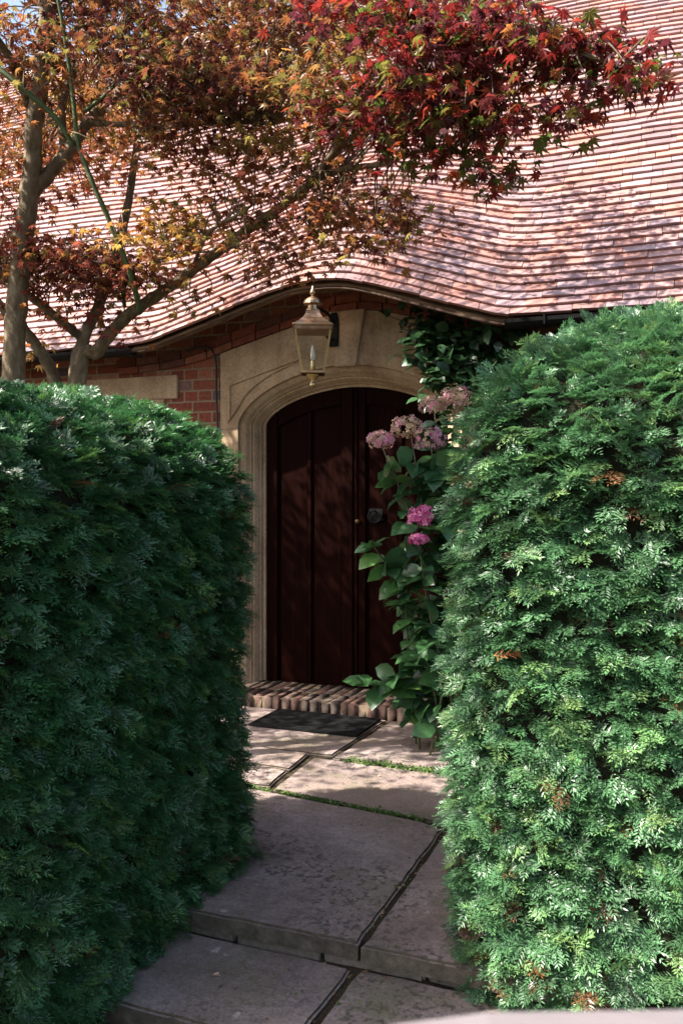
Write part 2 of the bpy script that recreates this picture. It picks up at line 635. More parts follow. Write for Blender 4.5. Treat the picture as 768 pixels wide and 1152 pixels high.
# gutters
def gutter(x0, x1):
    mb = MB()
    rows_ = []
    for x in np.linspace(x0, x1, 12):
        r = []
        for k in range(9):
            w_ = math.pi * k / 8
            r.append((x, EAVE_Y - .025 - .052 * math.cos(w_), EAVE_Z - .012 - .058 * math.sin(w_)))
        for k in range(8, -1, -1):
            w_ = math.pi * k / 8
            r.append((x, EAVE_Y - .025 - .046 * math.cos(w_), EAVE_Z - .012 - .05 * math.sin(w_)))
        rows_.append(r)
    mb.ribbon(rows_)
    x = x0 + .25
    g_ = mb.build('gutter', M['black_iron'], house, smooth=False)
    while x < x1:
        m3 = MB()
        m3.tube([(x, EAVE_Y - .08, EAVE_Z - .0), (x, EAVE_Y - .075, EAVE_Z - .055), (x, EAVE_Y - .025, EAVE_Z - .08), (x, EAVE_Y + .03, EAVE_Z - .055), (x, EAVE_Y + .08, EAVE_Z - .02)], .008, 6)
        m3.build('gutter_bracket', M['black_iron'], g_)
        x += .9


gutter(XL, -1.63)
gutter(1.16, XR)

# opening curve
DW, ZS, ZA, XC = .72, 2.15, 2.42, -.08
YD = .16


def arch(x, off=0.):
    t = np.clip(np.abs((np.asarray(x, float) - XC) / (DW + off)), 0, 1)
    return ZS + (ZA - ZS + off * .95) * (1 - t ** 1.8) ** .6


# brick wall with openings: columns from the base (or the arch) to the roof underside
WX0, WX1, WZ0, WZ1 = -3.2, -1.74, 1.15, 2.375


def wall_top(x):
    return roof_z(np.asarray(x, float), np.full_like(np.asarray(x, float), -EAVE_Y)) - .05


mb = MB()
BY = 0.0
ow = DW + .16


def wall_cols(xa, xb, lo, hi, n):
    xs_ = np.linspace(xa, xb, n)
    top = hi(xs_) if callable(hi) else np.full(n, hi)
    bot = lo(xs_) if callable(lo) else np.full(n, lo)
    mb.strip([[(x, BY, z) for x, z in zip(xs_, bot)], [(x, BY, z) for x, z in zip(xs_, top)]])


wall_cols(XL + .25, WX0, -.1, wall_top, 20)
wall_cols(WX0, WX1, -.1, WZ0, 6)
wall_cols(WX0, WX1, WZ1, wall_top, 12)
wall_cols(WX1, XC - ow, -.1, wall_top, 24)
wall_cols(XC - ow, XC + ow, lambda q: arch(q, .16), wall_top, 40)
wall_cols(XC + ow, XR - .25, -.1, wall_top, 40)
# sides and back
for x in (XL + .25, XR - .25):
    mb.add([(x, 0, -.1), (x, 5.2, -.1), (x, 5.2, 3.1), (x, RIDGE_Y, zr - .1), (x, 0, 3.05)], [(0, 1, 2, 3, 4)])
mb.add([(XL + .25, 5.2, -.1), (XR - .25, 5.2, -.1), (XR - .25, 5.2, 3.1), (XL + .25, 5.2, 3.1)], [(0, 1, 2, 3)])
mb.build('wall', M['brick'], house)

# curved brick course over the stone surround
SL, SR = -1.10, .98


def stone_top(x):
    x = np.asarray(x, float)
    u = np.abs(x - .0) / 1.1
    return 2.945 - .245 * (np.sqrt(u * u + .05) - np.sqrt(.05)) / (np.sqrt(1.05) - np.sqrt(.05)) * np.where(x < 0, 1, 1.15)


vs_all, fs_all, cs_all = [], [], []
bpal = np.array([(.24, .075, .045), (.18, .055, .038), (.29, .11, .07), (.16, .07, .055)])
for lay, (z_off, hgt, prow) in enumerate(((.008, .05, .034), (.066, .062, .02))):
    x = -2.02 if lay == 0 else -2.05
    while x < 1.2:
        wd = rng.uniform(.19, .225)
        c4 = []
        for xx in (x, x + wd - .011):
            zb = float(stone_top(np.clip(xx, SL - .02, SR + .02))) if xx > SL else float(stone_top(SL)) - .13 * (1 - math.exp(-(SL - xx) / .35))
            c4.append((xx, zb + z_off))
        b0 = len(vs_all)
        for y in (-prow, .02):
            for (xx, zz) in c4:
                vs_all += [(xx, y, zz), (xx, y, zz + hgt)]
        for f in ((0, 2, 3, 1), (4, 5, 7, 6), (0, 1, 5, 4), (2, 6, 7, 3), (1, 3, 7, 5), (0, 4, 6, 2)):
            fs_all.append([b0 + k for k in f])
        cs_all += [bpal[rng.integers(0, 4)] * rng.uniform(.8, 1.15)] * 8
        x += wd
arr_mesh('brick_label_course', np.array(vs_all), np.array(fs_all), M['loose_brick'], house, np.array(cs_all))

# stone surround
sur = MB()
PY = -.016
OFF = .17
xs1 = np.linspace(SL, XC - DW - OFF, 8)
xs2 = XC + (DW + OFF) * np.sin(np.linspace(-math.pi / 2, math.pi / 2, 61))
xs3 = np.linspace(XC + DW + OFF, SR, 6)
for xs_, lo in ((xs1, None), (xs2, OFF), (xs3, None)):
    bot = arch(xs_, lo) if lo else np.full(len(xs_), .10)
    top = stone_top(xs_)
    sur.strip([[(x, PY, z) for x, z in zip(xs_, bot)], [(x, PY, z) for x, z in zip(xs_, top)], [(x, .02, z) for x, z in zip(xs_, top)]])
sur.add([(SL, PY, .1), (SL, PY, float(stone_top(SL))), (SL, .02, float(stone_top(SL))), (SL, .02, .1)], [(0, 1, 2, 3)])
sur.add([(SR, PY, .1), (SR, PY, float(stone_top(SR))), (SR, .02, float(stone_top(SR))), (SR, .02, .1)], [(0, 1, 2, 3)])
# moulded reveal swept round the opening
prof = [(OFF, PY), (.150, PY + .002), (.145, .012), (.125, .018), (.105, .030), (.085, .055), (.075, .062), (.070, .078), (.058, .080), (.045, .098), (.030, .125), (.024, .128), (.020, .15), (0, .155), (0, .26)]


def opening(off):
    a = [(XC - DW - off, .1), (XC - DW - off, 1.0), (XC - DW - off, ZS * .95)]
    u = XC + (DW + off) * np.sin(np.linspace(-math.pi / 2, math.pi / 2, 61))
    a += [(float(x), float(z)) for x, z in zip(u, arch(u, off))]
    a += [(XC + DW + off, ZS * .95), (XC + DW + off, 1.0), (XC + DW + off, .1)]
    return a


sur.strip([[(x, y, z) for x, z in opening(off)] for off, y in prof])
surround = sur.build('door_surround', M['stone'], house)
# keystone, joint lines cut as separate thin blocks, spandrel panels in relief
mb = MB()
kz0 = float(arch(XC, OFF)) - .035
kt = float(stone_top(0.)) + .004
mb.ribbon([[(XC - .085 + .01, y, kz0), (XC + .105 - .01, y, kz0), (XC + .165, y, kt), (XC - .125, y, kt)] for y in (PY - .022, .01)])
mb.build('keystone', M['stone'], surround, bevel=.006)


def spandrel(sgn):
    mb = MB()
    x_out, x_in = XC + sgn * (DW + .235), XC + sgn * .34
    pts = [(x_out, ZS + .02), (x_out, ZS + .30)]
    pts += [(x_in, float(arch(x_in, OFF)) + .115 - .02)]
    for x in np.linspace(x_in, XC + sgn * (DW + .16), 10)[1:]:
        pts.append((float(x), float(arch(x, OFF)) + .075))
    pts = np.array(pts)
    cen = pts.mean(0)
    inn = cen + (pts - cen) * .93
    n = len(pts)
    v_ = [(p[0], PY - .001, p[1]) for p in pts] + [(p[0], PY - .011, p[1]) for p in cen + (pts - cen) * .985] + [(p[0], PY - .011, p[1]) for p in inn] + [(p[0], PY - .002, p[1]) for p in cen + (pts - cen) * .90]
    f_ = []
    for a in range(3):
        for k in range(n):
            k2 = (k + 1) % n
            f_.append((a * n + k, a * n + k2, (a + 1) * n + k2, (a + 1) * n + k))
    mb.add(v_, f_)
    mb.build('spandrel_moulding', M['stone'], surround)


spandrel(-1)
spandrel(1)
jm = simple('old mortar', [(.3, (.16, .12, .08)), (.7, (.24, .18, .12))], 20, .9, .3, spec=.1)
for z in (.75, 1.42, 2.12):
    for xa, xb in ((SL + .003, XC - DW - OFF - .002), (XC + DW + OFF + .002, SR - .003)):
        mb = MB()
        mb.box((xa, PY - .0015, z), (xb, PY + .004, z + .006))
        mb.build('stone_joint', jm, surround)


# door leaves
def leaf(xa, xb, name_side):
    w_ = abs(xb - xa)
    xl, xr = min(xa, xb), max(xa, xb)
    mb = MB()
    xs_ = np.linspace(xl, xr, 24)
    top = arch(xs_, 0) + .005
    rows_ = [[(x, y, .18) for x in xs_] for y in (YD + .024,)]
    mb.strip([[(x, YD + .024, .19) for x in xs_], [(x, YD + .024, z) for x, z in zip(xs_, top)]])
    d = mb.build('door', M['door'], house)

    def col(x0, x1, lo, hi_off, y0, nm, bev=.006):
        q = np.linspace(x0, x1, 10)
        zt = arch(q, 0) - hi_off
        zb = np.full(10, lo) if not callable(lo) else lo(q)
        m_ = MB()
        m_.ribbon([[(x, y0, a), (x, YD + .03, a), (x, YD + .03, c), (x, y0, c)] for x, a, c in zip(q, zb, zt)])
        m_.build(nm, M['door'], d, bevel=bev)
    col(xl + .002, xl + .095, .195, -.003, YD, 'stile')
    col(xr - .095, xr - .002, .195, -.003, YD, 'stile')
    col(xl + .097, xr - .097, lambda q: arch(q, 0) - .125, -.003, YD + .001, 'top_rail')
    mid = (xl + xr) / 2
    col(mid - .018, mid + .018, .197, .127, YD + .006, 'muntin', .008)
    # bead mouldings at panel edges
    for x in (xl + .104, mid - .026, mid + .026, xr - .104):
        m_ = MB()
        m_.tube([(x, YD + .022, .198), (x, YD + .022, float(arch(x)) - .13)], .006, 6)
        m_.build('panel_bead', M['door'], d)
    return d


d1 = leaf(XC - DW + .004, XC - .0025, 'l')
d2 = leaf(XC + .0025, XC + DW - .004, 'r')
mb = MB()
mb.tube([(XC + .028, YD - .001, .2), (XC + .028, YD - .001, ZA - .02)], .011, 8)
mb.build('astragal', M['door'], d2)
mb = MB()
mb.lathe([(.004, 0), (.013, .002), (.013, .008), (.008, .012), (.008, .022), (.016, .03), (.019, .038), (.015, .046), (.003, .05)], (0, 0, 0), 14)
M['dull_brass'] = simple('dull brass', [(.3, (.07, .045, .02)), (.7, (.12, .08, .04))], 30, .6, .2, .002, metal=1)
kn = mb.build('knob', M['dull_brass'], d2, smooth=True)
kn.matrix_world = Matrix.Translation((XC + .045, YD - .002, 1.425)) @ Matrix.Rotation(R(90), 4, 'X')
# iron ring handle with plate
mb = MB()
hx, hz = XC + .175, 1.475
mb.box((hx - .055, YD - .002, hz - .045), (hx + .055, YD + .006, hz + .045))
w_ = np.linspace(0, 2 * math.pi, 25)
mb.tube([(hx + .05 * math.cos(a), YD - .022, hz - .012 + .042 * math.sin(a)) for a in w_], .008, 8)
mb.tube([(hx, YD, hz + .03), (hx, YD - .035, hz + .03)], .012, 8)
mb.build('handle', M['black_iron'], d2, bevel=.002)

# window left of the door
win = MB()
fr = .13
win.box((WX0 - .14, -.02, WZ1 + .002), (WX1 + .26, .03, WZ1 + .185))
lint = win.build('lintel', M['stone'], house, bevel=.006)
mb = MB()
mb.box((WX1 + .002, -.018, WZ0), (WX1 + .14, .20, WZ1 - .001))
mb.box((WX0 - .14, -.018, WZ0), (WX0 - .002, .20, WZ1 - .001))
mb.box((WX0 - .2, -.06, WZ0 - .10), (WX1 + .2, .20, WZ0 - .002))
mb.box(((WX0 + WX1) / 2 - .05, .03, WZ0 + .001), ((WX0 + WX1) / 2 + .05, .15, WZ1 - .002))
wf = mb.build('window', M['stone'], house, bevel=.008)
mb = MB()
for xa, xb in ((WX0, (WX0 + WX1) / 2 - .05), ((WX0 + WX1) / 2 + .05, WX1)):
    mb.add([(xa, .11, WZ0), (xb, .11, WZ0), (xb, .11, WZ1), (xa, .11, WZ1)], [(0, 1, 2, 3)])
mb.build('pane', M['pane'], wf)
mb = MB()
for xa, xb in ((WX0, (WX0 + WX1) / 2 - .05), ((WX0 + WX1) / 2 + .05, WX1)):
    for x in np.linspace(xa, xb, 5):
        mb.box((x - .006, .098, WZ0), (x + .006, .115, WZ1 - .003))
    for z in np.linspace(WZ0, WZ1, 7)[:-1]:
        mb.box((xa, .1, z - .006), (xb, .113, z + .006))
mb.build('lead', M['black_iron'], wf)

# ------------------------------------------------------------------ doorstep of bricks on edge
vs_, fs_, cs_ = [], [], []


def soft_brick(lo, hi, col, rad=.011):
    q = MB()
    q.box(lo, hi)
    me = bpy.data.meshes.new('tmp')
    me.from_pydata(q.v, [], q.f)
    bm = bmesh.new()
    bm.from_mesh(me)
    bmesh.ops.recalc_face_normals(bm, faces=bm.faces)
    bmesh.ops.bevel(bm, geom=list(bm.edges), offset=rad, segments=3, affect='EDGES', clamp_overlap=True)
    for v in bm.verts:
        v.co += Vector(rng.normal(0, .0022, 3))
    bmesh.ops.triangulate(bm, faces=bm.faces)
    b0 = len(vs_)
    vs_.extend([tuple(v.co) for v in bm.verts])
    fs_.extend([[b0 + v.index for v in f.verts] for f in bm.faces])
    cs_.extend([col] * len(bm.verts))
    bm.free()
    bpy.data.meshes.remove(me)


x = -1.0
spal = [(.115, .065, .05), (.09, .05, .04), (.135, .09, .07), (.08, .058, .047), (.12, .085, .068)]
while x < .95:
    wd = rng.uniform(.066, .078)
    zt = .198 + rng.normal(0, .004)
    c_ = np.array(spal[rng.integers(0, 5)]) * rng.uniform(.85, 1.15)
    soft_brick((x, -.35 + rng.normal(0, .006), .06), (x + wd - .0035, -.13, zt), c_)
    c_ = np.array(spal[rng.integers(0, 5)]) * rng.uniform(.85, 1.15)
    soft_brick((x, -.124, .06), (x + wd - .0035, .19, zt - .004 + rng.normal(0, .002)), c_)
    x += wd
step = arr_mesh('brick_doorstep', vs_, fs_, M['loose_brick'], None, cs_, smooth=True)
tag(step, 'low worn red brick step in front of the dark arched door', 'doorstep')
mb = MB()
mb.box((-.998, -.338, .05), (.945, .18, .191))
mb.build('mortar_bed', jm, step)


# ------------------------------------------------------------------ paving slabs
def slab(poly, ztop, thick, label, tilt=(0, 0)):
    poly = np.array(poly, float)
    pts = []
    for i in range(len(poly)):
        a, c_ = poly[i], poly[(i + 1) % len(poly)]
        n = max(2, int(np.linalg.norm(c_ - a) / .07))
        for k in range(n):
            p = a + (c_ - a) * k / n
            pts.append(p + rng.normal(0, .002 if k else .006, 2))
    pts = np.array(pts)
    cen = pts.mean(0)
    bm = bmesh.new()
    def z_at(p):
        return ztop + (p[0] - cen[0]) * tilt[0] + (p[1] - cen[1]) * tilt[1]
    f = bm.faces.new([bm.verts.new((p[0], p[1], z_at(p))) for p in pts])
    if f.calc_area() and f.normal.z < 0:
        f.normal_flip()
    r = bmesh.ops.extrude_face_region(bm, geom=[f])
    dn = [v for v in r['geom'] if isinstance(v, bmesh.types.BMVert)]
    for v in dn:
        v.co.z -= thick
    bmesh.ops.recalc_face_normals(bm, faces=bm.faces)
    top = [e for e in bm.edges if all(abs(v.co.z - z_at(v.co)) < 1e-4 for v in e.verts)]
    bmesh.ops.bevel(bm, geom=top, offset=.009, segments=2, affect='EDGES')
    for v in bm.verts:
        v.co.z += .0012 * math.sin(31 * v.co.x + 17 * v.co.y)
        if v.co.z < ztop - .02:
            v.co.x += rng.normal(0, .004)
            v.co.y += rng.normal(0, .006)
    me = bpy.data.meshes.new('paving_slab')
    bm.to_mesh(me)
    bm.free()
    me.materials.append(M['flag'])
    o = bpy.data.objects.new('paving_slab', me)
    link(o)
    return tag(o, label, 'paving slab', 'flagstones of the garden path')


ZP, ZL = .12, .03
slab([(.08, -3.22), (1.238, -3.205), (1.228, -2.12), (1.10, -2.06), (.0, -1.92)], ZP, .062, 'largest flagstone, mottled grey, filling the middle of the path between the hedges')
slab([(1.262, -3.225), (1.95, -3.24), (1.95, -2.10), (1.252, -2.11)], ZP + .003, .06, 'flagstone with a chipped front edge beside the foot of the right hedge')
slab([(.275, -1.90), (1.16, -2.03), (1.55, -2.05), (1.55, -1.37), (.245, -1.315)], ZP - .004, .06, 'sun dappled flagstone in the middle row, behind the largest flagstone')
slab([(-.62, -1.575), (.225, -1.59), (.205, -1.285), (-.62, -1.265)], ZP + .008, .06, 'small greenish flagstone standing proud at the left, nearer the doormat')
slab([(-.5, -1.87), (.24, -1.885), (.222, -1.61), (-.5, -1.60)], ZP + .004, .06, 'small flagstone at the left behind the hedge end, nearest the largest flagstone')
slab([(-1.1, -1.245), (.335, -1.255), (.365, -.37), (-1.1, -.365)], ZP, .06, 'flagstone lying under the dark doormat')
slab([(.357, -1.285), (1.5, -1.335), (1.5, -.37), (.388, -.37)], ZP - .003, .06, 'dappled flagstone to the right of the doormat, below the hydrangea')
slab([(.30, -3.66), (1.205, -3.67), (1.215, -3.205), (.30, -3.19)], ZL, .075, 'dark stained flagstone of the lower step, left of its joint')
slab([(1.235, -3.67), (2.1, -3.68), (2.1, -3.20), (1.243, -3.20)], ZL, .075, 'narrow lower step flagstone to the right of the joint, partly under the hedge')
slab([(.2, -4.4), (2.2, -4.4), (2.2, -3.62), (.2, -3.61)], ZL - .085, .06, 'dim flagstone below the lowest step in the bottom left corner')
for nm, lo, hi in (('path_bed', (-1.1, -3.16, .0), (1.94, -.36, ZP - .013)), ('lower_path_bed', (.22, -3.64, -.12), (2.05, -3.17, ZL - .016))):
    q = MB()
    q.box(lo, hi)
    tag(q.build('path' if nm == 'path_bed' else 'lower_path', M['soil']), kind='structure')
# rubble riser under the front edge of the upper slabs
vs_, fs_, cs_ = [], [], []
x = .05
while x < 1.95:
    wd = rng.uniform(.25, .5)
    soft_brick((x, -3.19 + rng.normal(0, .004), -.05), (x + wd - .012, -3.02, .056), np.array((.17, .14, .11)) * rng.uniform(.8, 1.2), .008)
    x += wd
o = arr_mesh('step_riser', vs_, fs_, M['loose_brick'], None, cs_)
tag(o, 'dark stone riser under the front edge of the upper flagstones', 'step riser')

# doormat
mat_o = empty('doormat', 'black slatted rubber doormat in front of the brick doorstep', 'doormat', (-.04, -.62, ZP + .002))
mb = MB()
x0, x1, y0, y1, z0, z1 = -.42, .335, -.855, -.405, ZP + .003, ZP + .016
mb.box((x0, y0, z0), (x1, y0 + .022, z1))
mb.box((x0, y1 - .022, z0), (x1, y1, z1))
mb.box((x0, y0 + .023, z0), (x0 + .022, y1 - .023, z1))
mb.box((x1 - .022, y0 + .023, z0), (x1, y1 - .023, z1))
mb.build('rim', M['rubber'], mat_o, bevel=.003)
mb = MB()
for y in np.arange(y0 + .036, y1 - .03, .0185):
    mb.box((x0 + .023, y - .0062, z0), (x1 - .023, y + .0062, z1 - .002))
for x in np.arange(x0 + .1, x1 - .05, .094):
    mb.box((x - .006, y0 + .023, z0 - .0005), (x + .006, y1 - .023, z1 - .005))
mb.build('slats', M['rubber'], mat_o)


# ------------------------------------------------------------------ hedges
def lump(p, f, s):
    return (np.sin(p[:, 0] * f + s) * np.cos(p[:, 1] * f * 1.1 + 2 * s) + np.sin(p[:, 2] * f * 1.2 + p[:, 0] * f * .6 + 3 * s)
            + np.sin(p[:, 1] * f * .9 - p[:, 2] * f * .8 + s)) / 3


def hedge(name, label, lo, hi, rad, plan, density, seed, under, tones, face_w):
    """sprays of flat needles over a rounded block; face_w(normals, points) thins the sides nobody sees"""
    rg = np.random.default_rng(seed)
    lo, hi = np.array(lo, float), np.array(hi, float)
    c0, h0 = (lo + hi) / 2, (hi - lo) / 2

    def sdf(p):
        q = p.copy()
        t = np.clip(1 - (p[:, 2] - .0) / .9, 0, 1) ** 2 * under
        hx_ = h0[0] - t
        a = np.stack([np.abs(q[:, 0] - c0[0]) - hx_, np.abs(q[:, 1] - c0[1]) - h0[1] + t * .6], 1) + plan
        dxy = np.linalg.norm(np.maximum(a, 0), axis=1) + np.minimum(a.max(1), 0) - plan
        a = np.stack([dxy, np.abs(q[:, 2] - c0[2]) - h0[2]], 1) + rad
        d_ = np.linalg.norm(np.maximum(a, 0), axis=1) + np.minimum(a.max(1), 0) - rad
        return d_ + .035 * lump(p, 4.2, seed) + .022 * lump(p, 11, seed + 1) + .012 * lump(p, 27, seed + 2)
    pts = []
    got = 0
    while got < density:
        k = 150000
        p = rg.uniform(lo - .1, hi + .1, (k, 3))
        s = sdf(p)
        p = p[(s < -.005) & (s > -.095) & (p[:, 2] > ground_z(p[:, 0], p[:, 1]))]
        e = .02
        nrm = np.stack([sdf(p + np.eye(3)[k_] * e) - sdf(p - np.eye(3)[k_] * e) for k_ in range(3)], 1)
        nrm /= np.linalg.norm(nrm, axis=1)[:, None] + 1e-9
        keep = rg.random(len(p)) < face_w(nrm, p)
        pts.append(np.concatenate([p[keep], nrm[keep]], 1))
        got += int(keep.sum())
    p = np.concatenate(pts)[:density]
    p, nrm = p[:, :3], p[:, 3:]
    n = len(p)
    root = empty(name, label, 'hedge', (c0[0], c0[1], float(ground_z(c0[0], c0[1]))))
    dead = rg.random(n)
    rnd = rg.normal(0, 1, (n, 3))
    d0 = nrm * rg.uniform(.5, 1.0, (n, 1)) + rnd * np.array([.45, .45, .20]) + np.array([0, 0, -.06])
    d0 /= np.linalg.norm(d0, axis=1)[:, None]
    u0 = np.array([0, 0, .85]) + nrm * rg.uniform(.3, 1.4, (n, 1)) + rg.normal(0, .22, (n, 3))
    u0 -= d0 * (u0 * d0).sum(1)[:, None]
    u0 /= np.linalg.norm(u0, axis=1)[:, None] + 1e-9
    s0 = np.cross(d0, u0)
    L0 = rg.uniform(.056, .098, n)
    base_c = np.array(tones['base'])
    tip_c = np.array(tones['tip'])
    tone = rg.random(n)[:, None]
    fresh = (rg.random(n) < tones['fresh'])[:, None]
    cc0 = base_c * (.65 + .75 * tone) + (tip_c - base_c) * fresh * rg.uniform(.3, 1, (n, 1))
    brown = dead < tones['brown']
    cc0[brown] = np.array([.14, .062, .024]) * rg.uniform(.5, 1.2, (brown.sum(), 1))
    # every tuft is a small fan: a leading shoot and side shoots in one plane
    P_, D_, U_, L_, C_ = [], [], [], [], []
    for t0, ang, ln in ((0., 0., 1.), (.18, 48, .62), (.30, -46, .62), (.48, 40, .52), (.60, -38, .48)):
        aa = np.radians(ang + rg.normal(0, 7, n))[:, None] if ang else np.zeros((n, 1))
        dd = d0 * np.cos(aa) + s0 * np.sin(aa) + u0 * rg.normal(0, .10, (n, 1))
        dd /= np.linalg.norm(dd, axis=1)[:, None]
        uu = u0 + rg.normal(0, .12, (n, 3))
        uu -= dd * (uu * dd).sum(1)[:, None]
        uu /= np.linalg.norm(uu, axis=1)[:, None]
        P_.append(p + d0 * (L0 * t0)[:, None] - np.array([0, 0, 1]) * (.22 * L0 * t0 * t0)[:, None])
        D_.append(dd)
        U_.append(uu)
        L_.append(L0 * ln * rg.uniform(.8, 1.15, n))
        C_.append(cc0 * rg.uniform(.85, 1.15, (n, 1)))
    p, d, u, L, cc = (np.concatenate(q) for q in (P_, D_, U_, L_, C_))
    n = len(p)
    s = np.cross(d, u)
    K = 6
    V, Ccol = [], []
    for k in range(K):
        t = (k + .4) / K
        b0 = p + d * (L * t)[:, None] - np.array([0, 0, 1]) * (.25 * L * t * t)[:, None]
        ln = .024 * (1 - .45 * abs(2 * t - .9) ** 2) * rg.uniform(.75, 1.2, n)
        for sg in (-1, 1):
            dd = d * .70 + s * (sg * .72) + u * (.10 + rg.normal(0, .18, n))[:, None]
            dd /= np.linalg.norm(dd, axis=1)[:, None]
            wv = np.cross(dd, u)
            wd = .0028
            V.append(np.stack([b0, b0 + dd * (ln * .45)[:, None] + wv * wd, b0 + dd * ln[:, None] - u * (.12 * ln)[:, None], b0 + dd * (ln * .45)[:, None] - wv * wd], 1))
            Ccol.append(cc * (.92 + .25 * t))
    # the end needle
    b0 = p + d * (L * .96)[:, None] - np.array([0, 0, 1]) * (.25 * L)[:, None]
    V.append(np.stack([b0, b0 + d * .009 + s * .002, b0 + d * .02, b0 + d * .009 - s * .002], 1))
    Ccol.append(cc * 1.35)
    V = np.concatenate(V).reshape(-1, 3)
    Ccol = np.repeat(np.concatenate(Ccol), 4, 0)
    F = np.arange(len(V)).reshape(-1, 4)
    arr_mesh('foliage', V, F, M['yew'], root, Ccol)
    # dark twiggy inside
    g = np.linspace(-1, 1, 27)
    mb = MB()
    A, B = (q.ravel() for q in np.meshgrid(g, g))
    for ax in range(3):
        for sg in (-1, 1):
            q = np.zeros((len(A), 3))
            q[:, ax], q[:, (ax + 1) % 3], q[:, (ax + 2) % 3] = sg, A, B
            out_ = c0 + q * (h0 + .05)
            in_ = c0 + np.clip(q * h0, -(h0 - .47), h0 - .47)
            f0, f1 = np.zeros(len(A)), np.ones(len(A))
            for _ in range(18):
                fm = (f0 + f1) / 2
                deep = sdf(out_ + (in_ - out_) * fm[:, None]) < -.055
                f1, f0 = np.where(deep, fm, f1), np.where(deep, f0, fm)
            w0 = out_ + (in_ - out_) * f1[:, None]
            w0[:, 2] = np.maximum(w0[:, 2], -.14)
            w0 = w0.reshape(27, 27, 3)
            mb.strip([[tuple(v_) for v_ in r_] for r_ in w0])
    mb.build('branches', M['core'], root, smooth=True)
    print(name, 'shoots', n)
    return root


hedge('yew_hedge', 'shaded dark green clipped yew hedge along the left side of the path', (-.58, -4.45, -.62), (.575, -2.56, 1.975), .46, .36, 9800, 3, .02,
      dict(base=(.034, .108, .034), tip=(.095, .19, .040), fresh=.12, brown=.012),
      lambda n, p: np.where((n[:, 0] > -.25) | (n[:, 2] > .3), 1.0, .12) * np.where(p[:, 1] < -4.1, .35, 1))
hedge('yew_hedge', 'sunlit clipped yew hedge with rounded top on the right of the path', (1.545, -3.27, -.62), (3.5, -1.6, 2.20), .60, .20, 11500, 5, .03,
      dict(base=(.062, .150, .060), tip=(.15, .26, .085), fresh=.18, brown=.016),  # same yew as the left hedge, tones lightened to stand for sunlight
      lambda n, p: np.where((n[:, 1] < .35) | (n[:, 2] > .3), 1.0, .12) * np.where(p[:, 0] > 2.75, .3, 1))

# ------------------------------------------------------------------ maples
LOBES = [(-118, .42), (-78, .74), (-38, .95), (0, 1.08), (38, .95), (78, .74), (118, .42)]


def leaf_template():
    v = [(0, 0, 0)]
    ang = [l[0] for l in LOBES]
    sin_a = [-165] + [(ang[i] + ang[i + 1]) / 2 for i in range(6)] + [165]
    sin_r = [.16, .30, .40, .44, .44, .40, .30, .16]
    for a, r in zip(sin_a, sin_r):
        v.append((r * math.cos(R(a)), r * math.sin(R(a)), .04))
    for a, r in LOBES:
        v.append((r * math.cos(R(a)), r * math.sin(R(a)), -.22 * r * r))
    f = [(0, 1 + i, 9 + i, 2 + i) for i in range(7)]
    return np.array(v), np.array(f)


LV, LF = leaf_template()


def place_leaves(name, pos, size, cols, parent, mat, tv_, tf_, rg, droop=.45, wob_=.45, fwd=None):
    n = len(pos)
    a = rg.uniform(0, 2 * math.pi, n)
    t = np.stack([np.cos(a), np.sin(a), -np.abs(rg.normal(droop, .3, n))], 1)
    if fwd is not None:
        t = t * .55 + fwd
    t /= np.linalg.norm(t, axis=1)[:, None]
    u = np.array([0, 0, 1.]) + rg.normal(0, wob_, (n, 3))
    u -= t * (u * t).sum(1)[:, None]
    u /= np.linalg.norm(u, axis=1)[:, None] + 1e-9
    s = np.cross(u, t)
    sz = np.broadcast_to(size, (n,)) * rg.uniform(.72, 1.22, n)
    curl = rg.uniform(.4, 1.8, n)
    V = pos[:, None] + sz[:, None, None] * (tv_[None, :, :1] * t[:, None] + tv_[None, :, 1:2] * s[:, None] + (tv_[None, :, 2:] * curl[:, None, None]) * u[:, None])
    F = (np.arange(n)[:, None, None] * len(tv_) + tf_[None]).reshape(-1, tf_.shape[1])
    return arr_mesh(name, V.reshape(-1, 3), F, mat, parent, np.repeat(cols, len(tv_), 0))


PAL = {
    'red': [((.20, .022, .018), 4), ((.25, .036, .02), 1.5), ((.10, .020, .026), 5), ((.24, .09, .028), .7), ((.12, .11, .022), 2), ((.08, .11, .022), 1)],
    'reddark': [((.20, .025, .022), 3), ((.10, .022, .022), 4), ((.13, .10, .025), 3), ((.32, .06, .02), 1.5), ((.08, .11, .022), 1.5)],
    'bronze': [((.20, .072, .028), 4), ((.25, .125, .036), 3), ((.12, .034, .022), 4), ((.19, .15, .04), 2), ((.27, .09, .03), 1)],
    'dark': [((.13, .04, .022), 4), ((.09, .024, .02), 3), ((.20, .085, .03), 3), ((.15, .12, .03), 2)],
    'orange': [((.36, .15, .05), 4), ((.40, .24, .07), 2), ((.24, .08, .03), 3), ((.36, .10, .04), 2)],
    'yellow': [((.44, .28, .07), 4), ((.36, .18, .05), 4), ((.26, .21, .06), 2), ((.26, .09, .03), 3)],
    'olive': [((.22, .13, .04), 4), ((.15, .125, .035), 3), ((.25, .09, .03), 4), ((.34, .22, .06), 1)],
    'maroon': [((.17, .045, .028), 5), ((.11, .03, .024), 3), ((.24, .10, .03), 3), ((.20, .15, .035), 1.2)],
}


def pick(pal_, n, rg):
    c = np.array([q[0] for q in PAL[pal_]])
    w__ = np.array([q[1] for q in PAL[pal_]], float)
    return c[rg.choice(len(c), n, p=w__ / w__.sum())] * rg.uniform(.62, 1.08, (n, 1))


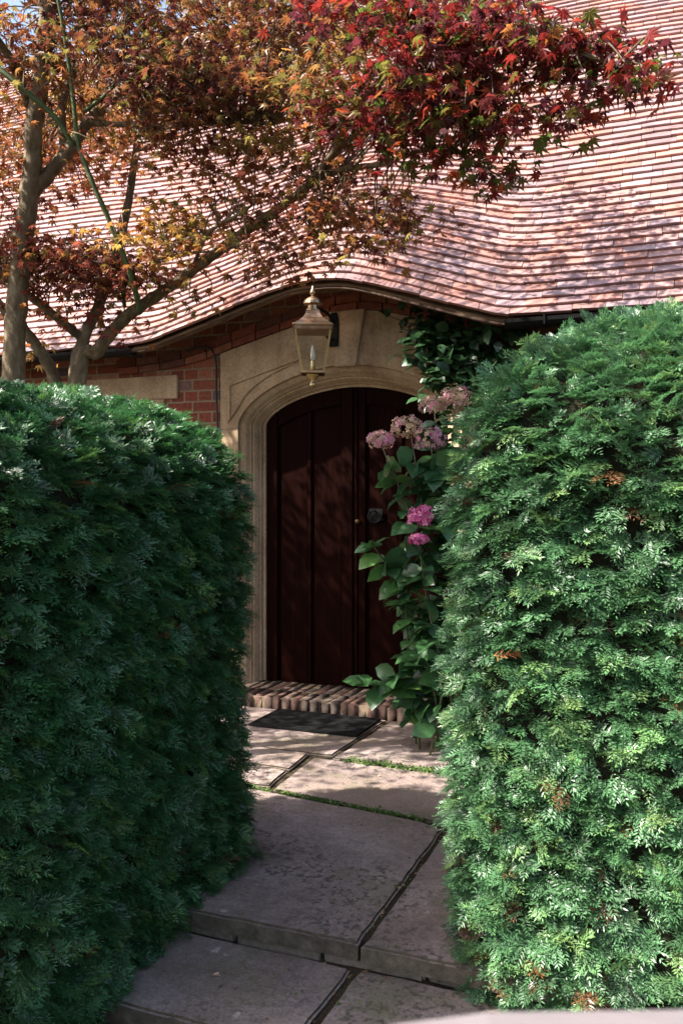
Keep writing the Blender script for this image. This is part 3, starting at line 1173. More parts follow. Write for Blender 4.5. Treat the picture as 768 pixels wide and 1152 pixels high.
def branch_mb(mb, pts, r0, r1, sides=10):
    pp = catmull([P(*q) for q in pts], 7)
    k = len(pp)
    rr = np.linspace(r0, r1, k) * (1 + .06 * np.sin(np.arange(k) * 1.9))
    pp = pp + rng.normal(0, .05, pp.shape) * rr[:, None]
    mb.tube(pp, rr, sides)
    return pp


def make_maple(label, base, stems, green, blobs, unseen_shade, seed, dens):
    rg = np.random.default_rng(seed)
    root = empty('maple_tree', label, 'tree', base)
    nodes = []
    for i, (pts, r0, r1) in enumerate(stems):
        mb = MB()
        nodes.append(branch_mb(mb, pts, r0, r1))
        mb.build('trunk' if i == 0 else 'branch', M['bark'], root, smooth=True)
    for pts, r0, r1 in green:
        mb = MB()
        nodes.append(branch_mb(mb, pts, r0, r1, 8))
        mb.build('green_branch', M['green_bark'], root, smooth=True)
    nodes = np.concatenate(nodes)
    pos, col, size = [], [], []
    tw_ = MB()
    for (px, py, d, rx, ry, rz, n, pal_, sz) in blobs:
        n = max(4, int(n * dens))
        c_ = P(px, py, d)
        # sub-clusters: leaves sit in flat layers at the ends of twigs
        k = max(2, n // 16)
        q = rg.normal(0, .5, (k, 3))
        q /= np.maximum(1, np.linalg.norm(q, axis=1))[:, None]
        cen = np.array([P(px + a * rx, py + b_ * ry, d + e_ * rz) for a, b_, e_ in q])
        for cc in cen:
            j = np.argmin(np.linalg.norm(nodes - cc, axis=1) + rg.random(len(nodes)) * .25)
            a = nodes[j]
            mid = (a + cc) / 2 + rg.normal(0, .04, 3) + np.array([0, 0, .04])
            tw_.tube(catmull([a, mid, cc], 4), np.linspace(.0048, .0016, 9), 5, cap=False)
            m_ = max(3, int(n / k * rg.uniform(.6, 1.4)))
            w_ = .11 * d / 4.5
            pp = cc + rg.normal(0, 1, (m_, 3)) * np.array([w_, w_, w_ * .32])
            pos.append(pp)
            col.append(pick(pal_, m_, rg) * rg.uniform(.8, 1.2))
            size.append(np.full(m_, sz))
    tw2 = MB()
    for (lo, hi, n, pal_, sz) in unseen_shade:  # unseen leaf boxes, added to shade the door, path and hedge
        pp = rg.uniform(lo, hi, (n, 3))
        k = max(1, n // 40)
        cen = rg.uniform(lo, hi, (k, 3))
        pp = cen[rg.integers(0, k, n)] + rg.normal(0, 1, (n, 3)) * np.array([.2, .2, .08])
        x_, y_, d_ = proj(pp)
        out = (d_ < .6) | (x_ < -25) | (x_ > 795) | (y_ < -30)
        band = .5 * pp[:, 0] - .62 * pp[:, 1]
        out &= (band < 2.87 + .03 * np.sin(pp[:, 1] * 9)) & (band > 2.36) | (pp[:, 0] > 1.0) | (pp[:, 0] < -1.3) | (pp[:, 1] > -3.1)  # added leaves trimmed so that sun reaches the right hedge
        pp = pp[out]
        pos.append(pp)
        col.append(pick(pal_, len(pp), rg))
        size.append(np.full(len(pp), sz))
        reach = nodes
        for cc in sorted(cen, key=lambda q: np.linalg.norm(nodes - q, axis=1).min()):
            j = np.argmin(np.linalg.norm(reach - cc, axis=1))
            a = reach[j]
            tt = catmull([a, (a + cc) / 2 + np.array([0, 0, .05]), cc], 4)
            x_, y_, d_ = proj(tt)
            seen = ((y_ > -12) & (x_ > -12) & (x_ < 780) & (d_ > .5)).any()
            lit_gap = ((.5 * tt[:, 0] - .62 * tt[:, 1] > 2.9) & (tt[:, 1] < -3.2) & (tt[:, 0] > -1.3)).any()
            if seen or lit_gap or np.linalg.norm(a - cc) > 1.3:
                continue
            reach = np.vstack([reach, cc])
            tw2.tube(tt, np.linspace(.006, .003, 9), 5, cap=False)
    tw_.build('twigs', M['bark'], root, smooth=True)
    tag(tw2.build('unseen_twigs', M['bark'], root, smooth=True), kind='stuff')  # out of view, added to carry the shade leaves
    pos, col, size = np.concatenate(pos), np.concatenate(col), np.concatenate(size)
    place_leaves('crown', pos, size, col, root, M['maple_leaf'], LV, LF, rg)  # includes the unseen leaves added for shade
    print('maple leaves', len(pos))
    return root


b_ = P(14, 560, 4.75)
make_maple('tall maple with a thick straight trunk at the left edge, bronze and yellow leaves', (b_[0], b_[1], .05),
           stems=[([(10, 870, 4.75), (15, 430, 4.75), (19, 345, 4.75), (26, 270, 4.75), (35, 205, 4.75), (38, 146, 4.7), (46, 94, 4.65), (53, 21, 4.55), (60, -40, 4.5), (80, -200, 4.3)], .062, .036),
                  ([(34, 218, 4.75), (60, 190, 4.8), (80, 165, 4.85), (100, 136, 4.88), (126, 112, 4.9), (150, 88, 4.9), (210, 20, 4.8), (260, -60, 4.7)], .040, .020),
                  ([(72, 170, 4.84), (70, 120, 4.9), (85, 60, 4.95), (95, -20, 5.0)], .026, .015),
                  ([(50, -20, 4.5), (0, -180, 4.1), (-90, -360, 3.4), (-130, -480, 2.7), (-100, -620, 2.2)], .05, .02),
                  ([(20, -120, 4.2), (-120, -60, 4.8), (-260, 20, 5.2)], .04, .02),
                  ([(34, 120, 4.7), (14, 70, 4.6), (-20, 20, 4.4), (-90, -90, 4.1)], .025, .014),
                  ([(96, 138, 4.88), (180, 141, 4.6), (250, 137, 4.4), (312, 138, 4.3)], .016, .008)],
           green=[([(-20, 60, 4.4), (20, 95, 4.4), (60, 130, 4.45), (84, 165, 4.5)], .015, .012),
                  ([(95, 125, 4.5), (120, 105, 4.4), (150, 75, 4.3)], .011, .007)],
           blobs=[(60, 40, 4.7, 95, 65, .5, 520, 'bronze', .039), (20, 150, 5.1, 60, 75, .4, 300, 'orange', .039),
                  (115, 115, 5.2, 65, 55, .4, 320, 'yellow', .039), (165, 60, 4.2, 85, 60, .35, 560, 'dark', .039),
                  (225, 25, 4.8, 95, 50, .4, 450, 'bronze', .039), (300, 55, 4.7, 85, 70, .4, 480, 'bronze', .039),
                  (245, 105, 4.3, 75, 42, .3, 420, 'dark', .039), (85, 190, 5.3, 60, 40, .4, 190, 'orange', .039),
                  (345, 20, 4.3, 60, 40, .3, 360, 'dark', .039), (200, 165, 4.6, 85, 32, .4, 260, 'bronze', .039),
                  (20, 230, 5.2, 40, 40, .3, 90, 'maroon', .039), (125, 150, 5.85, 70, 35, .25, 220, 'orange', .043), (40, 165, 5.9, 50, 35, .25, 150, 'orange', .043), (130, 30, 4.4, 60, 45, .3, 250, 'dark', .039),  # the two farthest orange clumps are added to shade the door jamb
                  (330, 85, 4.2, 35, 25, .2, 90, 'yellow', .039), (20, 60, 4.6, 50, 60, .3, 200, 'bronze', .039),
                  (310, 160, 4.4, 60, 30, .3, 170, 'olive', .039)],
           unseen_shade=[((-1.3, -5.4, 3.25), (.95, -3.3, 3.55), 5200, 'bronze', .045), ((1.1, -3.7, 3.45), (1.8, -3.3, 3.7), 140, 'bronze', .045),
                  ((-3.6, -4.6, 3.3), (-1.3, -3.2, 4.4), 700, 'bronze', .045), ((-3.6, -2.25, 3.8), (-1.5, -1.2, 4.3), 6200, 'bronze', .045),
                  ((-3.3, -3.5, 3.3), (-1.3, -2.2, 3.9), 1900, 'bronze', .045), ((-2.8, -1.3, 3.85), (-1.3, -.82, 4.15), 1500, 'bronze', .045)],
           seed=11, dens=1.65)
b_ = P(88, 560, 5.0)
make_maple('multi stemmed maple behind the left hedge, its branch of red leaves reaching over the doorway', (b_[0], b_[1], .05),
           stems=[([(84, 850, 5.0), (88, 440, 5.0), (110, 395, 4.98), (140, 358, 4.92), (175, 333, 4.85), (215, 305, 4.75), (265, 268, 4.6), (305, 240, 4.45), (335, 218, 4.35), (358, 198, 4.25)], .043, .018),
                  ([(82, 700, 5.02), (84, 440, 5.02), (93, 385, 5.05), (108, 350, 5.08), (122, 315, 5.1), (140, 250, 5.12), (150, 190, 5.1), (160, 120, 5.0)], .042, .018),
                  ([(94, 382, 5.05), (70, 362, 5.0), (40, 338, 4.95), (5, 312, 4.9), (-40, 290, 4.8)], .028, .018),
                  ([(70, 500, 5.05), (62, 430, 5.05), (45, 395, 5.0), (22, 365, 4.95), (-10, 335, 4.9), (-60, 300, 4.8)], .04, .025),
                  ([(352, 203, 4.27), (378, 168, 4.1), (402, 138, 3.9), (440, 105, 3.7), (500, 72, 3.45), (570, 52, 3.3), (640, 55, 3.15), (700, 78, 3.05)], .020, .006),
                  ([(350, 205, 4.28), (385, 190, 4.15), (430, 184, 4.0), (470, 170, 3.85), (520, 172, 3.6)], .016, .006),
                  ([(215, 305, 4.75), (235, 262, 4.6), (270, 240, 4.45), (290, 225, 4.4)], .012, .006),
                  ([(185, 330, 4.85), (170, 300, 4.7), (200, 286, 4.6), (250, 282, 4.5)], .010, .005)],
           green=[([(158, 352, 4.7), (148, 312, 4.6), (128, 260, 4.55), (102, 200, 4.5), (88, 160, 4.5), (82, 110, 4.48), (74, 50, 4.45), (60, -30, 4.4)], .015, .009),
                  ([(140, 345, 4.9), (138, 320, 4.85), (136, 300, 4.8)], .011, .008)],
           blobs=[(55, 295, 4.9, 70, 28, .3, 640, 'maroon', .042), (120, 312, 4.8, 55, 26, .3, 430, 'maroon', .042),
                  (8, 300, 5.0, 30, 45, .3, 260, 'maroon', .042), (175, 272, 4.6, 50, 24, .25, 230, 'yellow', .042),
                  (225, 240, 4.6, 60, 35, .3, 190, 'olive', .042), (300, 195, 4.4, 60, 40, .3, 220, 'bronze', .042),
                  (280, 268, 4.5, 60, 22, .3, 130, 'bronze', .042), (380, 225, 4.2, 60, 42, .3, 360, 'bronze', .042),
                  (432, 262, 4.0, 36, 30, .25, 150, 'bronze', .043), (372, 285, 4.1, 20, 24, .15, 70, 'bronze', .042),
                  (420, 130, 3.8, 65, 50, .3, 420, 'reddark', .044), (372, 95, 3.9, 50, 45, .3, 240, 'olive', .043),
                  (470, 65, 3.55, 75, 60, .3, 460, 'red', .045), (500, 150, 3.5, 60, 42, .25, 360, 'reddark', .045),
                  (550, 110, 3.4, 60, 48, .25, 330, 'reddark', .046), (560, 40, 3.3, 60, 38, .22, 300, 'red', .046),
                  (622, 58, 3.2, 50, 32, .2, 180, 'red', .046), (682, 70, 3.1, 42, 26, .16, 120, 'red', .046),
                  (735, 84, 3.0, 26, 22, .12, 55, 'red', .046), (610, 140, 3.3, 36, 20, .15, 70, 'red', .046),
                  (655, 120, 3.2, 28, 18, .12, 40, 'reddark', .046), (545, 195, 3.5, 34, 20, .15, 55, 'reddark', .045),
                  (430, 10, 3.6, 90, 28, .3, 330, 'red', .045), (130, 365, 5.0, 40, 20, .2, 60, 'maroon', .042),
                  (300, 300, 4.5, 50, 18, .2, 60, 'bronze', .042), (225, 335, 4.7, 22, 14, .15, 24, 'olive', .042),
                  (60, 350, 5.0, 30, 12, .2, 30, 'orange', .042), (400, 75, 6.15, 90, 55, .35, 260, 'bronze', .044), (330, 105, 6.2, 50, 35, .3, 130, 'bronze', .044), (505, 22, 5.7, 70, 40, .3, 240, 'reddark', .044), (500, -5, 5.2, 95, 40, .3, 430, 'reddark', .044), (425, 15, 5.3, 60, 40, .3, 200, 'reddark', .044), (262, -5, 5.6, 85, 40, .3, 300, 'bronze', .044), (560, 20, 5.2, 40, 30, .25, 130, 'reddark', .044), (10, 370, 5.1, 14, 25, .2, 30, 'yellow', .042)],  # farthest bronze and dark red clumps are added to cast shade on the roof
           unseen_shade=[((-2.2, -3.0, 3.2), (.2, -1.6, 4.4), 1500, 'bronze', .045), ((.6, -2.6, 4.2), (2.4, -1.2, 5.4), 1300, 'red', .045)],
           seed=23, dens=1.15)

# ------------------------------------------------------------------ hydrangea
HV = np.array([(0, 0, 0), (.18, .25, .03), (.18, -.25, .03), (.45, .38, .05), (.45, -.38, .05), (.45, 0, -.02), (.75, .26, .01), (.75, -.26, .01), (.75, 0, -.06), (1, 0, -.16), (.18, 0, -.01)])
HF = np.array([(0, 2, 10, 0), (0, 10, 1, 0), (10, 5, 3, 1), (2, 4, 5, 10), (5, 8, 6, 3), (4, 7, 8, 5), (8, 9, 6, 6), (7, 9, 8, 8)])
HF3 = []
for f in HF:
    u_ = list(dict.fromkeys(f))
    if len(u_) == 3:
        HF3.append(u_)
    else:
        HF3 += [[u_[0], u_[1], u_[2]], [u_[0], u_[2], u_[3]]]
HF3 = np.array(HF3)


def oriented_leaves(name, pos, tipdir, size, cols, parent, mat, rg, wob_=.3):
    n = len(pos)
    t = np.asarray(tipdir, float) + 0
    t /= np.linalg.norm(t, axis=1)[:, None]
    u = np.array([0, 0, 1.]) + np.array([-.1, -.35, 0]) + rg.normal(0, wob_, (n, 3))
    u -= t * (u * t).sum(1)[:, None]
    u /= np.linalg.norm(u, axis=1)[:, None]
    s = np.cross(u, t)
    sz = np.asarray(size)
    V = pos[:, None] + sz[:, None, None] * (HV[None, :, :1] * t[:, None] + HV[None, :, 1:2] * s[:, None] + HV[None, :, 2:] * u[:, None])
    F = (np.arange(n)[:, None, None] * len(HV) + HF3[None]).reshape(-1, 3)
    return arr_mesh(name, V.reshape(-1, 3), F, mat, parent, np.repeat(cols, len(HV), 0), smooth=True)


rg = np.random.default_rng(5)
hb = P(500, 850, 5.25)
hyd = empty('hydrangea', 'tall leafy hydrangea with pink flower heads beside the door', 'shrub', (hb[0], hb[1], .1))
base = np.array([hb[0], hb[1], .08])
tips = [(428, 497, 5.3), (462, 490, 5.3), (484, 497, 5.25), (488, 458, 5.35), (512, 450, 5.3), (472, 580, 5.15), (470, 607, 5.1), (420, 615, 5.15), (412, 770, 5.2), (445, 760, 5.2),
        (455, 680, 5.2), (500, 540, 5.3), (520, 480, 5.4), (530, 620, 5.3), (470, 740, 5.15), (495, 700, 5.3), (530, 700, 5.4), (540, 560, 5.4)]
pos, dirs, size, cols = [], [], [], []
mb = MB()
for i, tq in enumerate(tips):
    e_ = P(*tq)
    a = base + rg.normal(0, .06, 3) * np.array([1, 1, 0])
    a = a + rg.normal(0, .10, 3) * np.array([1, 1, 0])
    mid = a * .5 + e_ * .5 + np.array([.06, 0, .22]) * (1 if tq[1] < 650 else .6) + rg.normal(0, .02, 3)
    if i < 7:
        mid = np.array([e_[0] + (a[0] - e_[0]) * .45 + rg.normal(0, .05), e_[1] + (a[1] - e_[1]) * .3 + rg.normal(0, .04), a[2] + (e_[2] - a[2]) * .62])
    path = catmull([a, mid, e_], 8)
    mb.tube(path, np.linspace(.0075, .0042, len(path)), 6)
    nl = int(np.linalg.norm(e_ - a) / .062)
    for k in range(nl):
        f = .18 + .80 * k / nl
        j = min(int(f * (len(path) - 1)), len(path) - 2)
        pt = path[j]
        ang = k * 1.57 + rg.uniform(-.4, .4) + i
        for h in (0, math.pi):
            if rg.random() < .12:
                continue
            dv = np.array([math.cos(ang + h), math.sin(ang + h), rg.uniform(-1.0, .45)]) + np.array([-.35, -.35, 0])
            pos.append(pt)
            dirs.append(dv)
            size.append(rg.uniform(.075, .185))
            cols.append(np.array([(.045, .12, .04), (.035, .095, .035), (.06, .15, .04), (.10, .21, .05)][rg.choice(4, p=[.4, .35, .18, .07])]) * rg.uniform(.8, 1.2))
    if i >= 7:
        for k in range(5):
            ang = k * 1.26 + i
            pos.append(e_)
            dirs.append(np.array([math.cos(ang) - .35, math.sin(ang) - .3, rg.uniform(-.35, .45)]))
            size.append(rg.uniform(.10, .15))
            cols.append(np.array((.05, .13, .042)) * rg.uniform(.8, 1.3))
mb.build('stems', simple('woody green stems', [(.3, (.07, .075, .03)), (.7, (.13, .11, .06))], 30, .7, .3, .002), hyd, smooth=True)
oriented_leaves('foliage', np.array(pos), np.array(dirs), np.array(size), np.array(cols), hyd, M['hydrangea_leaf'], rg, .55)
# flower heads: domes of four-petalled florets
FV = [(0, 0, 0)]
FF = []
for k in range(4):
    a = k * math.pi / 2
    b0 = len(FV)
    for (r_, da, z) in ((.55, -.55, .10), (1.0, -.35, .22), (1.0, .35, .22), (.55, .55, .10)):
        FV.append((r_ * math.cos(a + da), r_ * math.sin(a + da), z))
    FF += [(0, b0, b0 + 3), (b0, b0 + 1, b0 + 2), (b0, b0 + 2, b0 + 3)]
FV, FF = np.array(FV), np.array(FF)


def flower_head(c_, rad, flat, pal_, n, label):
    z = rg.uniform(-.6, 1, n)
    a = rg.uniform(0, 2 * math.pi, n)
    q = np.sqrt(1 - z * z)
    nr = np.stack([q * np.cos(a), q * np.sin(a), z], 1)
    pp = c_ + nr * rad * np.array([1, 1, flat]) * (rg.uniform(.74, 1.05, (n, 1)) + .08 * np.sin(a * 3 + z * 4)[:, None])
    u = nr + rg.normal(0, .25, (n, 3))
    u /= np.linalg.norm(u, axis=1)[:, None]
    t = np.cross(u, rg.normal(0, 1, (n, 3)))
    t /= np.linalg.norm(t, axis=1)[:, None]
    s = np.cross(u, t)
    sz = rg.uniform(.013, .019, n)
    V = pp[:, None] + sz[:, None, None] * (FV[None, :, :1] * t[:, None] + FV[None, :, 1:2] * s[:, None] + FV[None, :, 2:] * u[:, None])
    F = (np.arange(n)[:, None, None] * len(FV) + FF[None]).reshape(-1, 3)
    cc = np.array(pal_)[rg.integers(0, len(pal_), n)] * rg.uniform(.8, 1.15, (n, 1))
    o_ = arr_mesh('flower_head', V.reshape(-1, 3), F, M['petal'], hyd, np.repeat(cc, len(FV), 0))
    o_['label'] = label


fade = [(.52, .36, .22), (.58, .33, .34), (.50, .38, .20), (.60, .25, .32), (.42, .30, .18), (.58, .44, .34)]
fadep = [(.62, .27, .36), (.64, .34, .38), (.54, .38, .26), (.62, .22, .34)]
vivid = [(.70, .15, .36), (.74, .23, .42), (.62, .11, .31), (.76, .30, .44)]
for (q, rad, flat, pl, lab, n) in (((428, 496, 5.3), .080, .72, fadep, 'faded pink flower head, leftmost on the shrub', 110), ((458, 484, 5.32), .105, .75, fade, 'faded buff and pink flower head', 130),
                                   ((484, 495, 5.25), .095, .8, fadep, 'faded pink flower head', 120), ((486, 456, 5.35), .078, .8, fade, 'faded buff flower head', 120),
                                   ((512, 448, 5.3), .095, .8, fade, 'faded buff flower head', 120), ((473, 581, 5.12), .078, .85, vivid, 'bright pink flower head, larger of two', 110),
                                   ((471, 607, 5.08), .062, .45, vivid, 'bright pink flower head, smaller of two', 85)):
    flower_head(P(*q), rad, flat, pl, n, lab)

# ------------------------------------------------------------------ dark climber under the eave
clb = empty('climbing_plant', 'dark green climber on the wall under the eave to the right of the stone arch', 'climbing plant', (1.25, -.05, .05))
mb = MB()
pos, dirs, size, cols = [], [], [], []
cl_paths = [[(1.25, -.05, .05), (1.2, -.06, 1.2), (1.1, -.08, 2.2), (.9, -.12, 2.55), (.62, -.14, 2.72), (.3, -.12, 2.86)],
            [(1.3, -.05, .05), (1.35, -.06, 1.4), (1.35, -.08, 2.3), (1.2, -.12, 2.62), (.95, -.18, 2.76)],
            [(1.35, -.05, .05), (1.5, -.06, 1.4), (1.6, -.08, 2.3), (1.7, -.12, 2.6), (1.9, -.16, 2.66)],
            [(1.1, -.07, 2.2), (.86, -.15, 2.36), (.78, -.2, 2.26)], [(1.0, -.08, 2.4), (.76, -.14, 2.52), (.68, -.2, 2.42)], [(.95, -.1, 2.5), (.70, -.15, 2.68), (.55, -.17, 2.62)]]
for pth in cl_paths:
    pp = catmull(pth, 10)
    mb.tube(pp, np.linspace(.012, .003, len(pp)), 6)
    for pt in pp:
        if pt[2] < 1.2:
            continue
        small = pt[0] < .5
        for k in range(3 if small else 9):
            p_ = pt + rg.normal(0, 1, 3) * np.array([.10, .035, .09]) * (.5 if small else 1)
            p_[1] = min(p_[1], -.05)
            pos.append(p_)
            a = rg.uniform(0, 2 * math.pi)
            dirs.append(np.array([math.cos(a) - .2, -.45, math.sin(a) * .6 - .35]))
            size.append(rg.uniform(.06, .11) * (.6 if small else 1))
            cols.append(np.array((.028, .068, .026)) * rg.uniform(.6, 1.5))
mb.build('stems', M['bark'], clb, smooth=True)
oriented_leaves('foliage', np.array(pos), np.array(dirs), np.array(size), np.array(cols), clb, M['hydrangea_leaf'], rg, .4)

# small plant at the foot of the left jamb
jb = np.array([-.93, -.36, .06])
sh = empty('small_shrub', 'small leafy shrub with a red berry against the left door jamb', 'shrub', tuple(jb))
mb = MB()
pos, dirs, size, cols = [], [], [], []
for (dx, zt) in ((.12, .95), (.02, .80), (.16, .62), (-.15, 1.05), (.17, .42)):
    pp = catmull([jb, jb + np.array([dx * .5, -.02, zt * .5]), jb + np.array([dx, -.03, zt])], 8)
    mb.tube(pp, np.linspace(.006, .002, len(pp)), 6)
    for pt in pp[4:]:
        for k in range(3):
            a = rg.uniform(0, 6.28)
            pos.append(pt)
            dirs.append(np.array([math.cos(a), math.sin(a), rg.uniform(-.3, .4)]))
            size.append(rg.uniform(.035, .065))
            cols.append(np.array((.045, .10, .03)) * rg.uniform(.7, 1.5))
mb.build('stems', M['bark'], sh, smooth=True)
oriented_leaves('foliage', np.array(pos), np.array(dirs), np.array(size), np.array(cols), sh, M['hydrangea_leaf'], rg, .4)
mb = MB()
mb.lathe([(.002, -.012), (.009, -.008), (.012, 0), (.009, .008), (.002, .012)], tuple(jb + np.array([.17, -.05, .47])), 10)
mb.build('berry', simple('red berry', [(.3, (.4, .01, .015)), (.7, (.5, .02, .02))], 10, .3, 0), sh, smooth=True)


# ------------------------------------------------------------------ moss and weeds in the joints
def moss(a, c_, z, wid, n, label, hgt=.016):
    a, c_ = np.array(a, float), np.array(c_, float)
    t = rg.random(n)
    dens = .5 + .5 * np.sin(t * 17 + a[0] * 9)
    t = t[rg.random(n) < .35 + .65 * dens]
    n = len(t)
    p2 = a + (c_ - a) * t[:, None] + rg.normal(0, wid, (n, 2))
    pos_ = np.column_stack([p2, np.full(n, z) + rg.uniform(0, hgt, n)])
    cc = np.array([(.085, .15, .035), (.06, .11, .03), (.13, .19, .05)])[rg.integers(0, 3, n)] * rg.uniform(.7, 1.2, (n, 1))
    dr = np.column_stack([rg.normal(0, 1, (n, 2)), rg.uniform(.1, 1.0, n)])
    o_ = oriented_leaves('moss', pos_, dr, rg.uniform(.008, .018, n), cc, None, M['moss'], rg, .5)
    tag(o_, label, 'moss', kind='stuff')


moss((.02, -1.90), (1.15, -2.045), ZP - .012, .010, 1500, 'strip of green moss between the largest flagstone and the dappled one behind')
moss((.42, -1.30), (1.3, -1.345), ZP - .014, .022, 2200, 'strip of green moss beside the flagstone right of the doormat', .022)
moss((1.248, -3.15), (1.24, -2.15), ZP - .03, .006, 500, 'thin moss in the joint of the upper step', .01)

n = 170
xy = np.column_stack([rng.uniform(.3, 1.6, n), rng.uniform(-3.6, -1.4, n)])
jn = rng.random(n) < .4
xy[jn, 0] = 1.235 + rng.normal(0, .02, jn.sum())
zz = np.where(xy[:, 1] > -3.19, ZP + .003, ZL + .003)
lc = np.array([(.20, .10, .045), (.30, .20, .12), (.09, .06, .03), (.10, .13, .04)])[rng.integers(0, 4, n)]
o = oriented_leaves('leaf_litter', np.column_stack([xy, zz]), np.column_stack([rng.normal(0, 1, (n, 2)), rng.uniform(-.02, .15, n)]), rng.uniform(.006, .017, n), lc, None, M['moss'], rng, .2)
tag(o, 'tiny dry leaf scraps scattered over the flagstones', 'leaf litter', kind='stuff')

# ------------------------------------------------------------------ lantern
LX, LY = -.160, -.40
LDZ = -.035
lan = empty('wall_lantern', 'copper and brass carriage lantern on a bracket above the arched door', 'lantern', (LX, LY, 2.38))
ROT = R(24)


def sq(r, z):
    out = []
    for k in range(4):
        a = ROT + math.pi / 4 + k * math.pi / 2
        out.append((LX + r * math.cos(a) * 1.4142, LY + r * math.sin(a) * 1.4142, z + LDZ))
    return out


def sq_stack(levels, name, mat, bev=.002, parent=lan):
    mb = MB()
    mb.ribbon([sq(r, z) for r, z in levels])
    return mb.build(name, mat, parent, bevel=bev)


sq_stack([(.118, 2.765), (.126, 2.772), (.126, 2.79), (.137, 2.796), (.137, 2.804), (.10, 2.83), (.066, 2.862), (.050, 2.89), (.044, 2.915)], 'roof', M['copper'])
mb = MB()
mb.lathe([(.040, 2.912), (.046, 2.918), (.046, 2.925), (.036, 2.93), (.036, 2.952), (.062, 2.956), (.066, 2.962), (.062, 2.978), (.050, 2.994), (.032, 3.006), (.014, 3.012), (.011, 3.018)], (LX, LY, LDZ), 20)
mb.build('chimney_cap', M['copper'], lan, smooth=False)
mb = MB()
mb.lathe([(.008, 3.014), (.013, 3.020), (.022, 3.030), (.024, 3.038), (.018, 3.052), (.010, 3.066), (.004, 3.082), (.001, 3.09)], (LX, LY, LDZ), 16)
mb.build('finial', M['copper'], lan, smooth=True)
sq_stack([(.074, 2.478), (.082, 2.483), (.082, 2.497), (.076, 2.502), (.066, 2.503)], 'base', M['copper'])
mb = MB()
mb.lathe([(.012, 2.394), (.020, 2.400), (.022, 2.41), (.016, 2.424), (.012, 2.432), (.012, 2.44), (.032, 2.452), (.04, 2.466), (.05, 2.478)], (LX, LY, LDZ), 16)
mb.build('pendant', M['brass'], lan, smooth=True)
top_c, bot_c = sq(.118, 2.765), sq(.073, 2.502)
for k in range(4):
    mb = MB()
    mb.tube([bot_c[k], top_c[k]], .0085, 4)
    mb.build('frame_bar', M['brass'], lan)
    k2 = (k + 1) % 4
    a, b1, c1, d_ = (np.array(q) for q in (bot_c[k], bot_c[k2], top_c[k2], top_c[k]))
    cen = (a + b1 + c1 + d_) / 4
    inn = [cen + (q - cen) * .965 for q in (a, b1, c1, d_)]
    inw = np.array([LX, LY, cen[2]]) - cen
    inw = inw / np.linalg.norm(inw) * .003
    mb = MB()
    mb.ribbon([inn, [q + inw for q in inn]])
    mb.build('glass_pane', M['glass'], lan)
mb = MB()
mb.lathe([(.010, 2.50), (.016, 2.505), (.016, 2.57), (.012, 2.575)], (LX, LY, LDZ), 12)
mb.build('candle_holder', M['brass'], lan, smooth=True)
mb = MB()
mb.lathe([(.010, 2.575), (.017, 2.59), (.019, 2.615), (.013, 2.65), (.006, 2.675), (.001, 2.685)], (LX, LY, LDZ), 14)
mb.build('bulb', simple('frosted bulb', [(.3, (.70, .66, .58)), (.7, (.80, .76, .68))], 10, .3, 0), lan, smooth=True)
mb = MB()
mb.ribbon([[(-.15 + w2, y, z) for w2, z in ((-.034, 2.69), (.034, 2.69), (.036, 2.74), (.036, 2.88), (.02, 2.935), (-.02, 2.935), (-.036, 2.88), (-.036, 2.74))] for y in (-.058, -.040)])
bp = mb.build('back_plate', M['black_iron'], lan, bevel=.004)
mb = MB()
arm = catmull([(-.15, -.05, 2.84), (-.15, -.14, 2.90), (-.155, -.28, 2.915), (LX, LY + .03, 2.905)], 6)
mb.tube(arm, .011, 8)
arm = catmull([(-.15, -.05, 2.74), (-.15, -.14, 2.73), (-.155, -.22, 2.76), (-.157, LY + .12, 2.752)], 6)
mb.tube(arm, .008, 8)
mb.build('bracket', M['black_iron'], lan, smooth=True)

# ------------------------------------------------------------------ cable, fallen leaves, gate
mb = MB()
mb.tube(catmull([(-1.36, -.09, 2.72), (-1.26, -.06, 2.755), (-1.165, -.035, 2.73), (-1.13, -.028, 2.62), (-1.128, -.03, 2.4), (-1.118, -.028, 2.15), (-1.122, -.03, 1.6), (-1.12, -.028, .8), (-1.12, -.03, .08)], 8), .0085, 8)
o = mb.build('cable', M['plastic_black'], None, smooth=True)
tag(o, 'black cable running down the edge of the stone door surround', 'cable')


def dry_leaf(name, c_, nrm_, along, ln, wd, mat, label, frond=False):
    nrm_, along = np.array(nrm_, float), np.array(along, float)
    nrm_ /= np.linalg.norm(nrm_)
    along -= nrm_ * (along @ nrm_)
    along /= np.linalg.norm(along)
    s = np.cross(nrm_, along)
    mb = MB()
    if frond:
        for k in range(9):
            f = k / 8
            p_ = c_ + along * (f - .5) * ln
            for sg in (-1, 1):
                q_ = p_ + along * rng.uniform(-.004, .022) + s * sg * wd * rng.uniform(.4, 1.2) + nrm_ * rng.uniform(-.008, .016)
                mb.add([p_ - along * .004, p_ + along * .004, q_ + along * .003, q_ - along * .003, p_ + nrm_ * .003], [(0, 1, 2, 3), (0, 4, 3), (1, 2, 4)])
        mb.tube([c_ - along * ln * .5, c_ + along * ln * .55], .0025, 6)
    else:
        rows_ = []
        for k in range(9):
            f = k / 8
            w_2 = wd * math.sin(math.pi * min(1, f * .92 + .06)) ** .7
            p_ = c_ + along * (f - .5) * ln
            rows_.append([p_ - s * w_2 + nrm_ * .006, p_ - s * w_2 * .4 - nrm_ * .002, p_ + s * w_2 * .4 - nrm_ * .001, p_ + s * w_2 + nrm_ * .009 * f])
        mb.strip([[tuple(q_) for q_ in r] for r in rows_])
        mb.tube([c_ + along * ln * .48, c_ + along * ln * .75], .0012, 5)
    o_ = mb.build(name, mat, None, smooth=not frond)
    tag(o_, label, 'leaf')


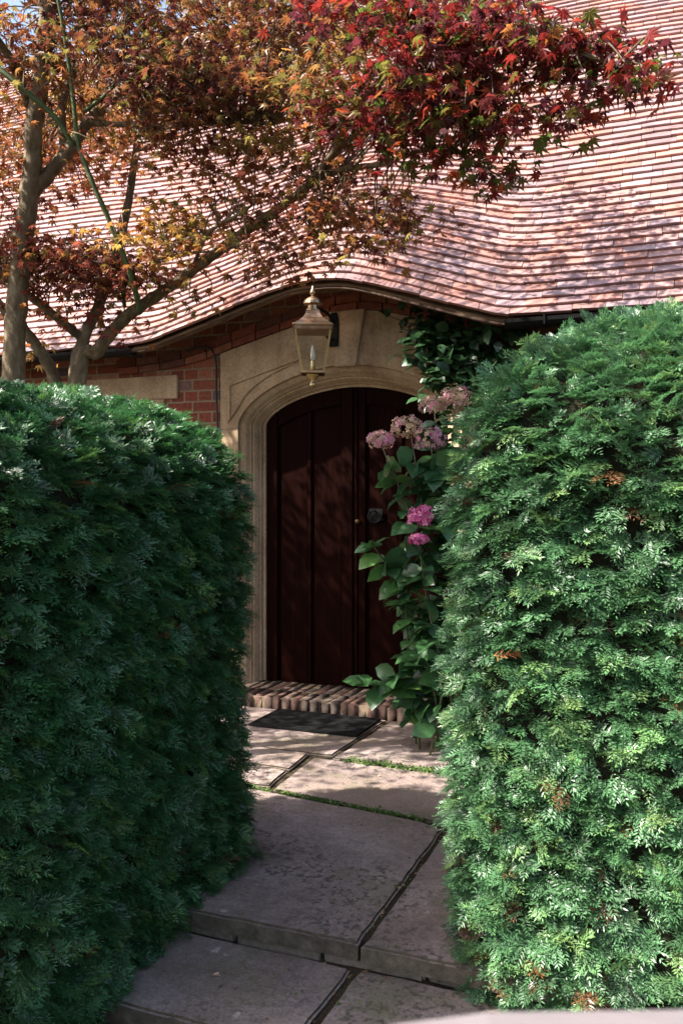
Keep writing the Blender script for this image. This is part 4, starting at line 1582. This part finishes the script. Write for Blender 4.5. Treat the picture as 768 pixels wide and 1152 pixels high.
tocam = -FWD
dry_leaf('dead_sprig', P(570, 737, 2.70), tocam + .4 * UP, RIGHT * 1 + UP * .1,   .075, .015, M['dead'], 'orange brown dead sprig lying on the face of the right hedge', True)
dry_leaf('fallen_leaf', P(714, 1087, 2.62), tocam + .3 * UP, RIGHT + UP * .15, .045, .020, M['pale_leaf'], 'pale pinkish dry leaf caught low in the right hedge')
dry_leaf('fallen_leaf', P(604, 438, 2.84), tocam + .5 * UP, UP - RIGHT * .1, .05, .010, M['brown_leaf'], 'small orange leaf near the top of the right hedge')
dry_leaf('fallen_leaf', P(30, 512, 2.72), tocam + .5 * UP, UP + RIGHT * .4, .05, .012, M['brown_leaf'], 'brown leaf near the top of the left hedge')
dry_leaf('fallen_leaf', np.array([.82, -3.42, ZL + .004]), UP, np.array([1, .3, 0.]), .022, .007, M['pale_leaf'], 'tiny pale leaf on the dark lower flagstone')

# pale top rail of a low gate just in front of the camera
gt = empty('garden_gate', 'blurred pale wooden gate rail along the bottom edge close to the camera', 'gate', tuple(CAM + FWD * .5 + np.array([0, 0, -1.6])))


def cw(x, d, z):
    return tuple(CAM * np.array([1, 1, 0]) + FWD * d + RIGHT * x + UP * z)


mb = MB()
zt = 1.6 - .577 * .50
mb.ribbon([[cw(x, .44 - .06 * x, zt - dz + .012 * x * 4), cw(x, .50 - .06 * x, zt - dz + .012 * x * 4), cw(x, .50 - .06 * x, zt - .05 + .012 * x * 4), cw(x, .44 - .06 * x, zt - .05 + .012 * x * 4)] for x, dz in ((-.012, .016), (.03, .006), (.08, 0), (.3, 0), (.7, 0))])
mb.build('top_rail', M['gate'], gt, bevel=.004)
for x in np.arange(.03, .70, .11):
    mb = MB()
    z1 = zt - .052 + .048 * x
    mb.ribbon([[cw(x - .03, .455 - .06 * x, z), cw(x + .03, .455 - .06 * x, z), cw(x + .03, .475 - .06 * x, z), cw(x - .03, .475 - .06 * x, z)] for z in (-.13, z1)])
    mb.build('picket', M['gate'], gt, bevel=.003)
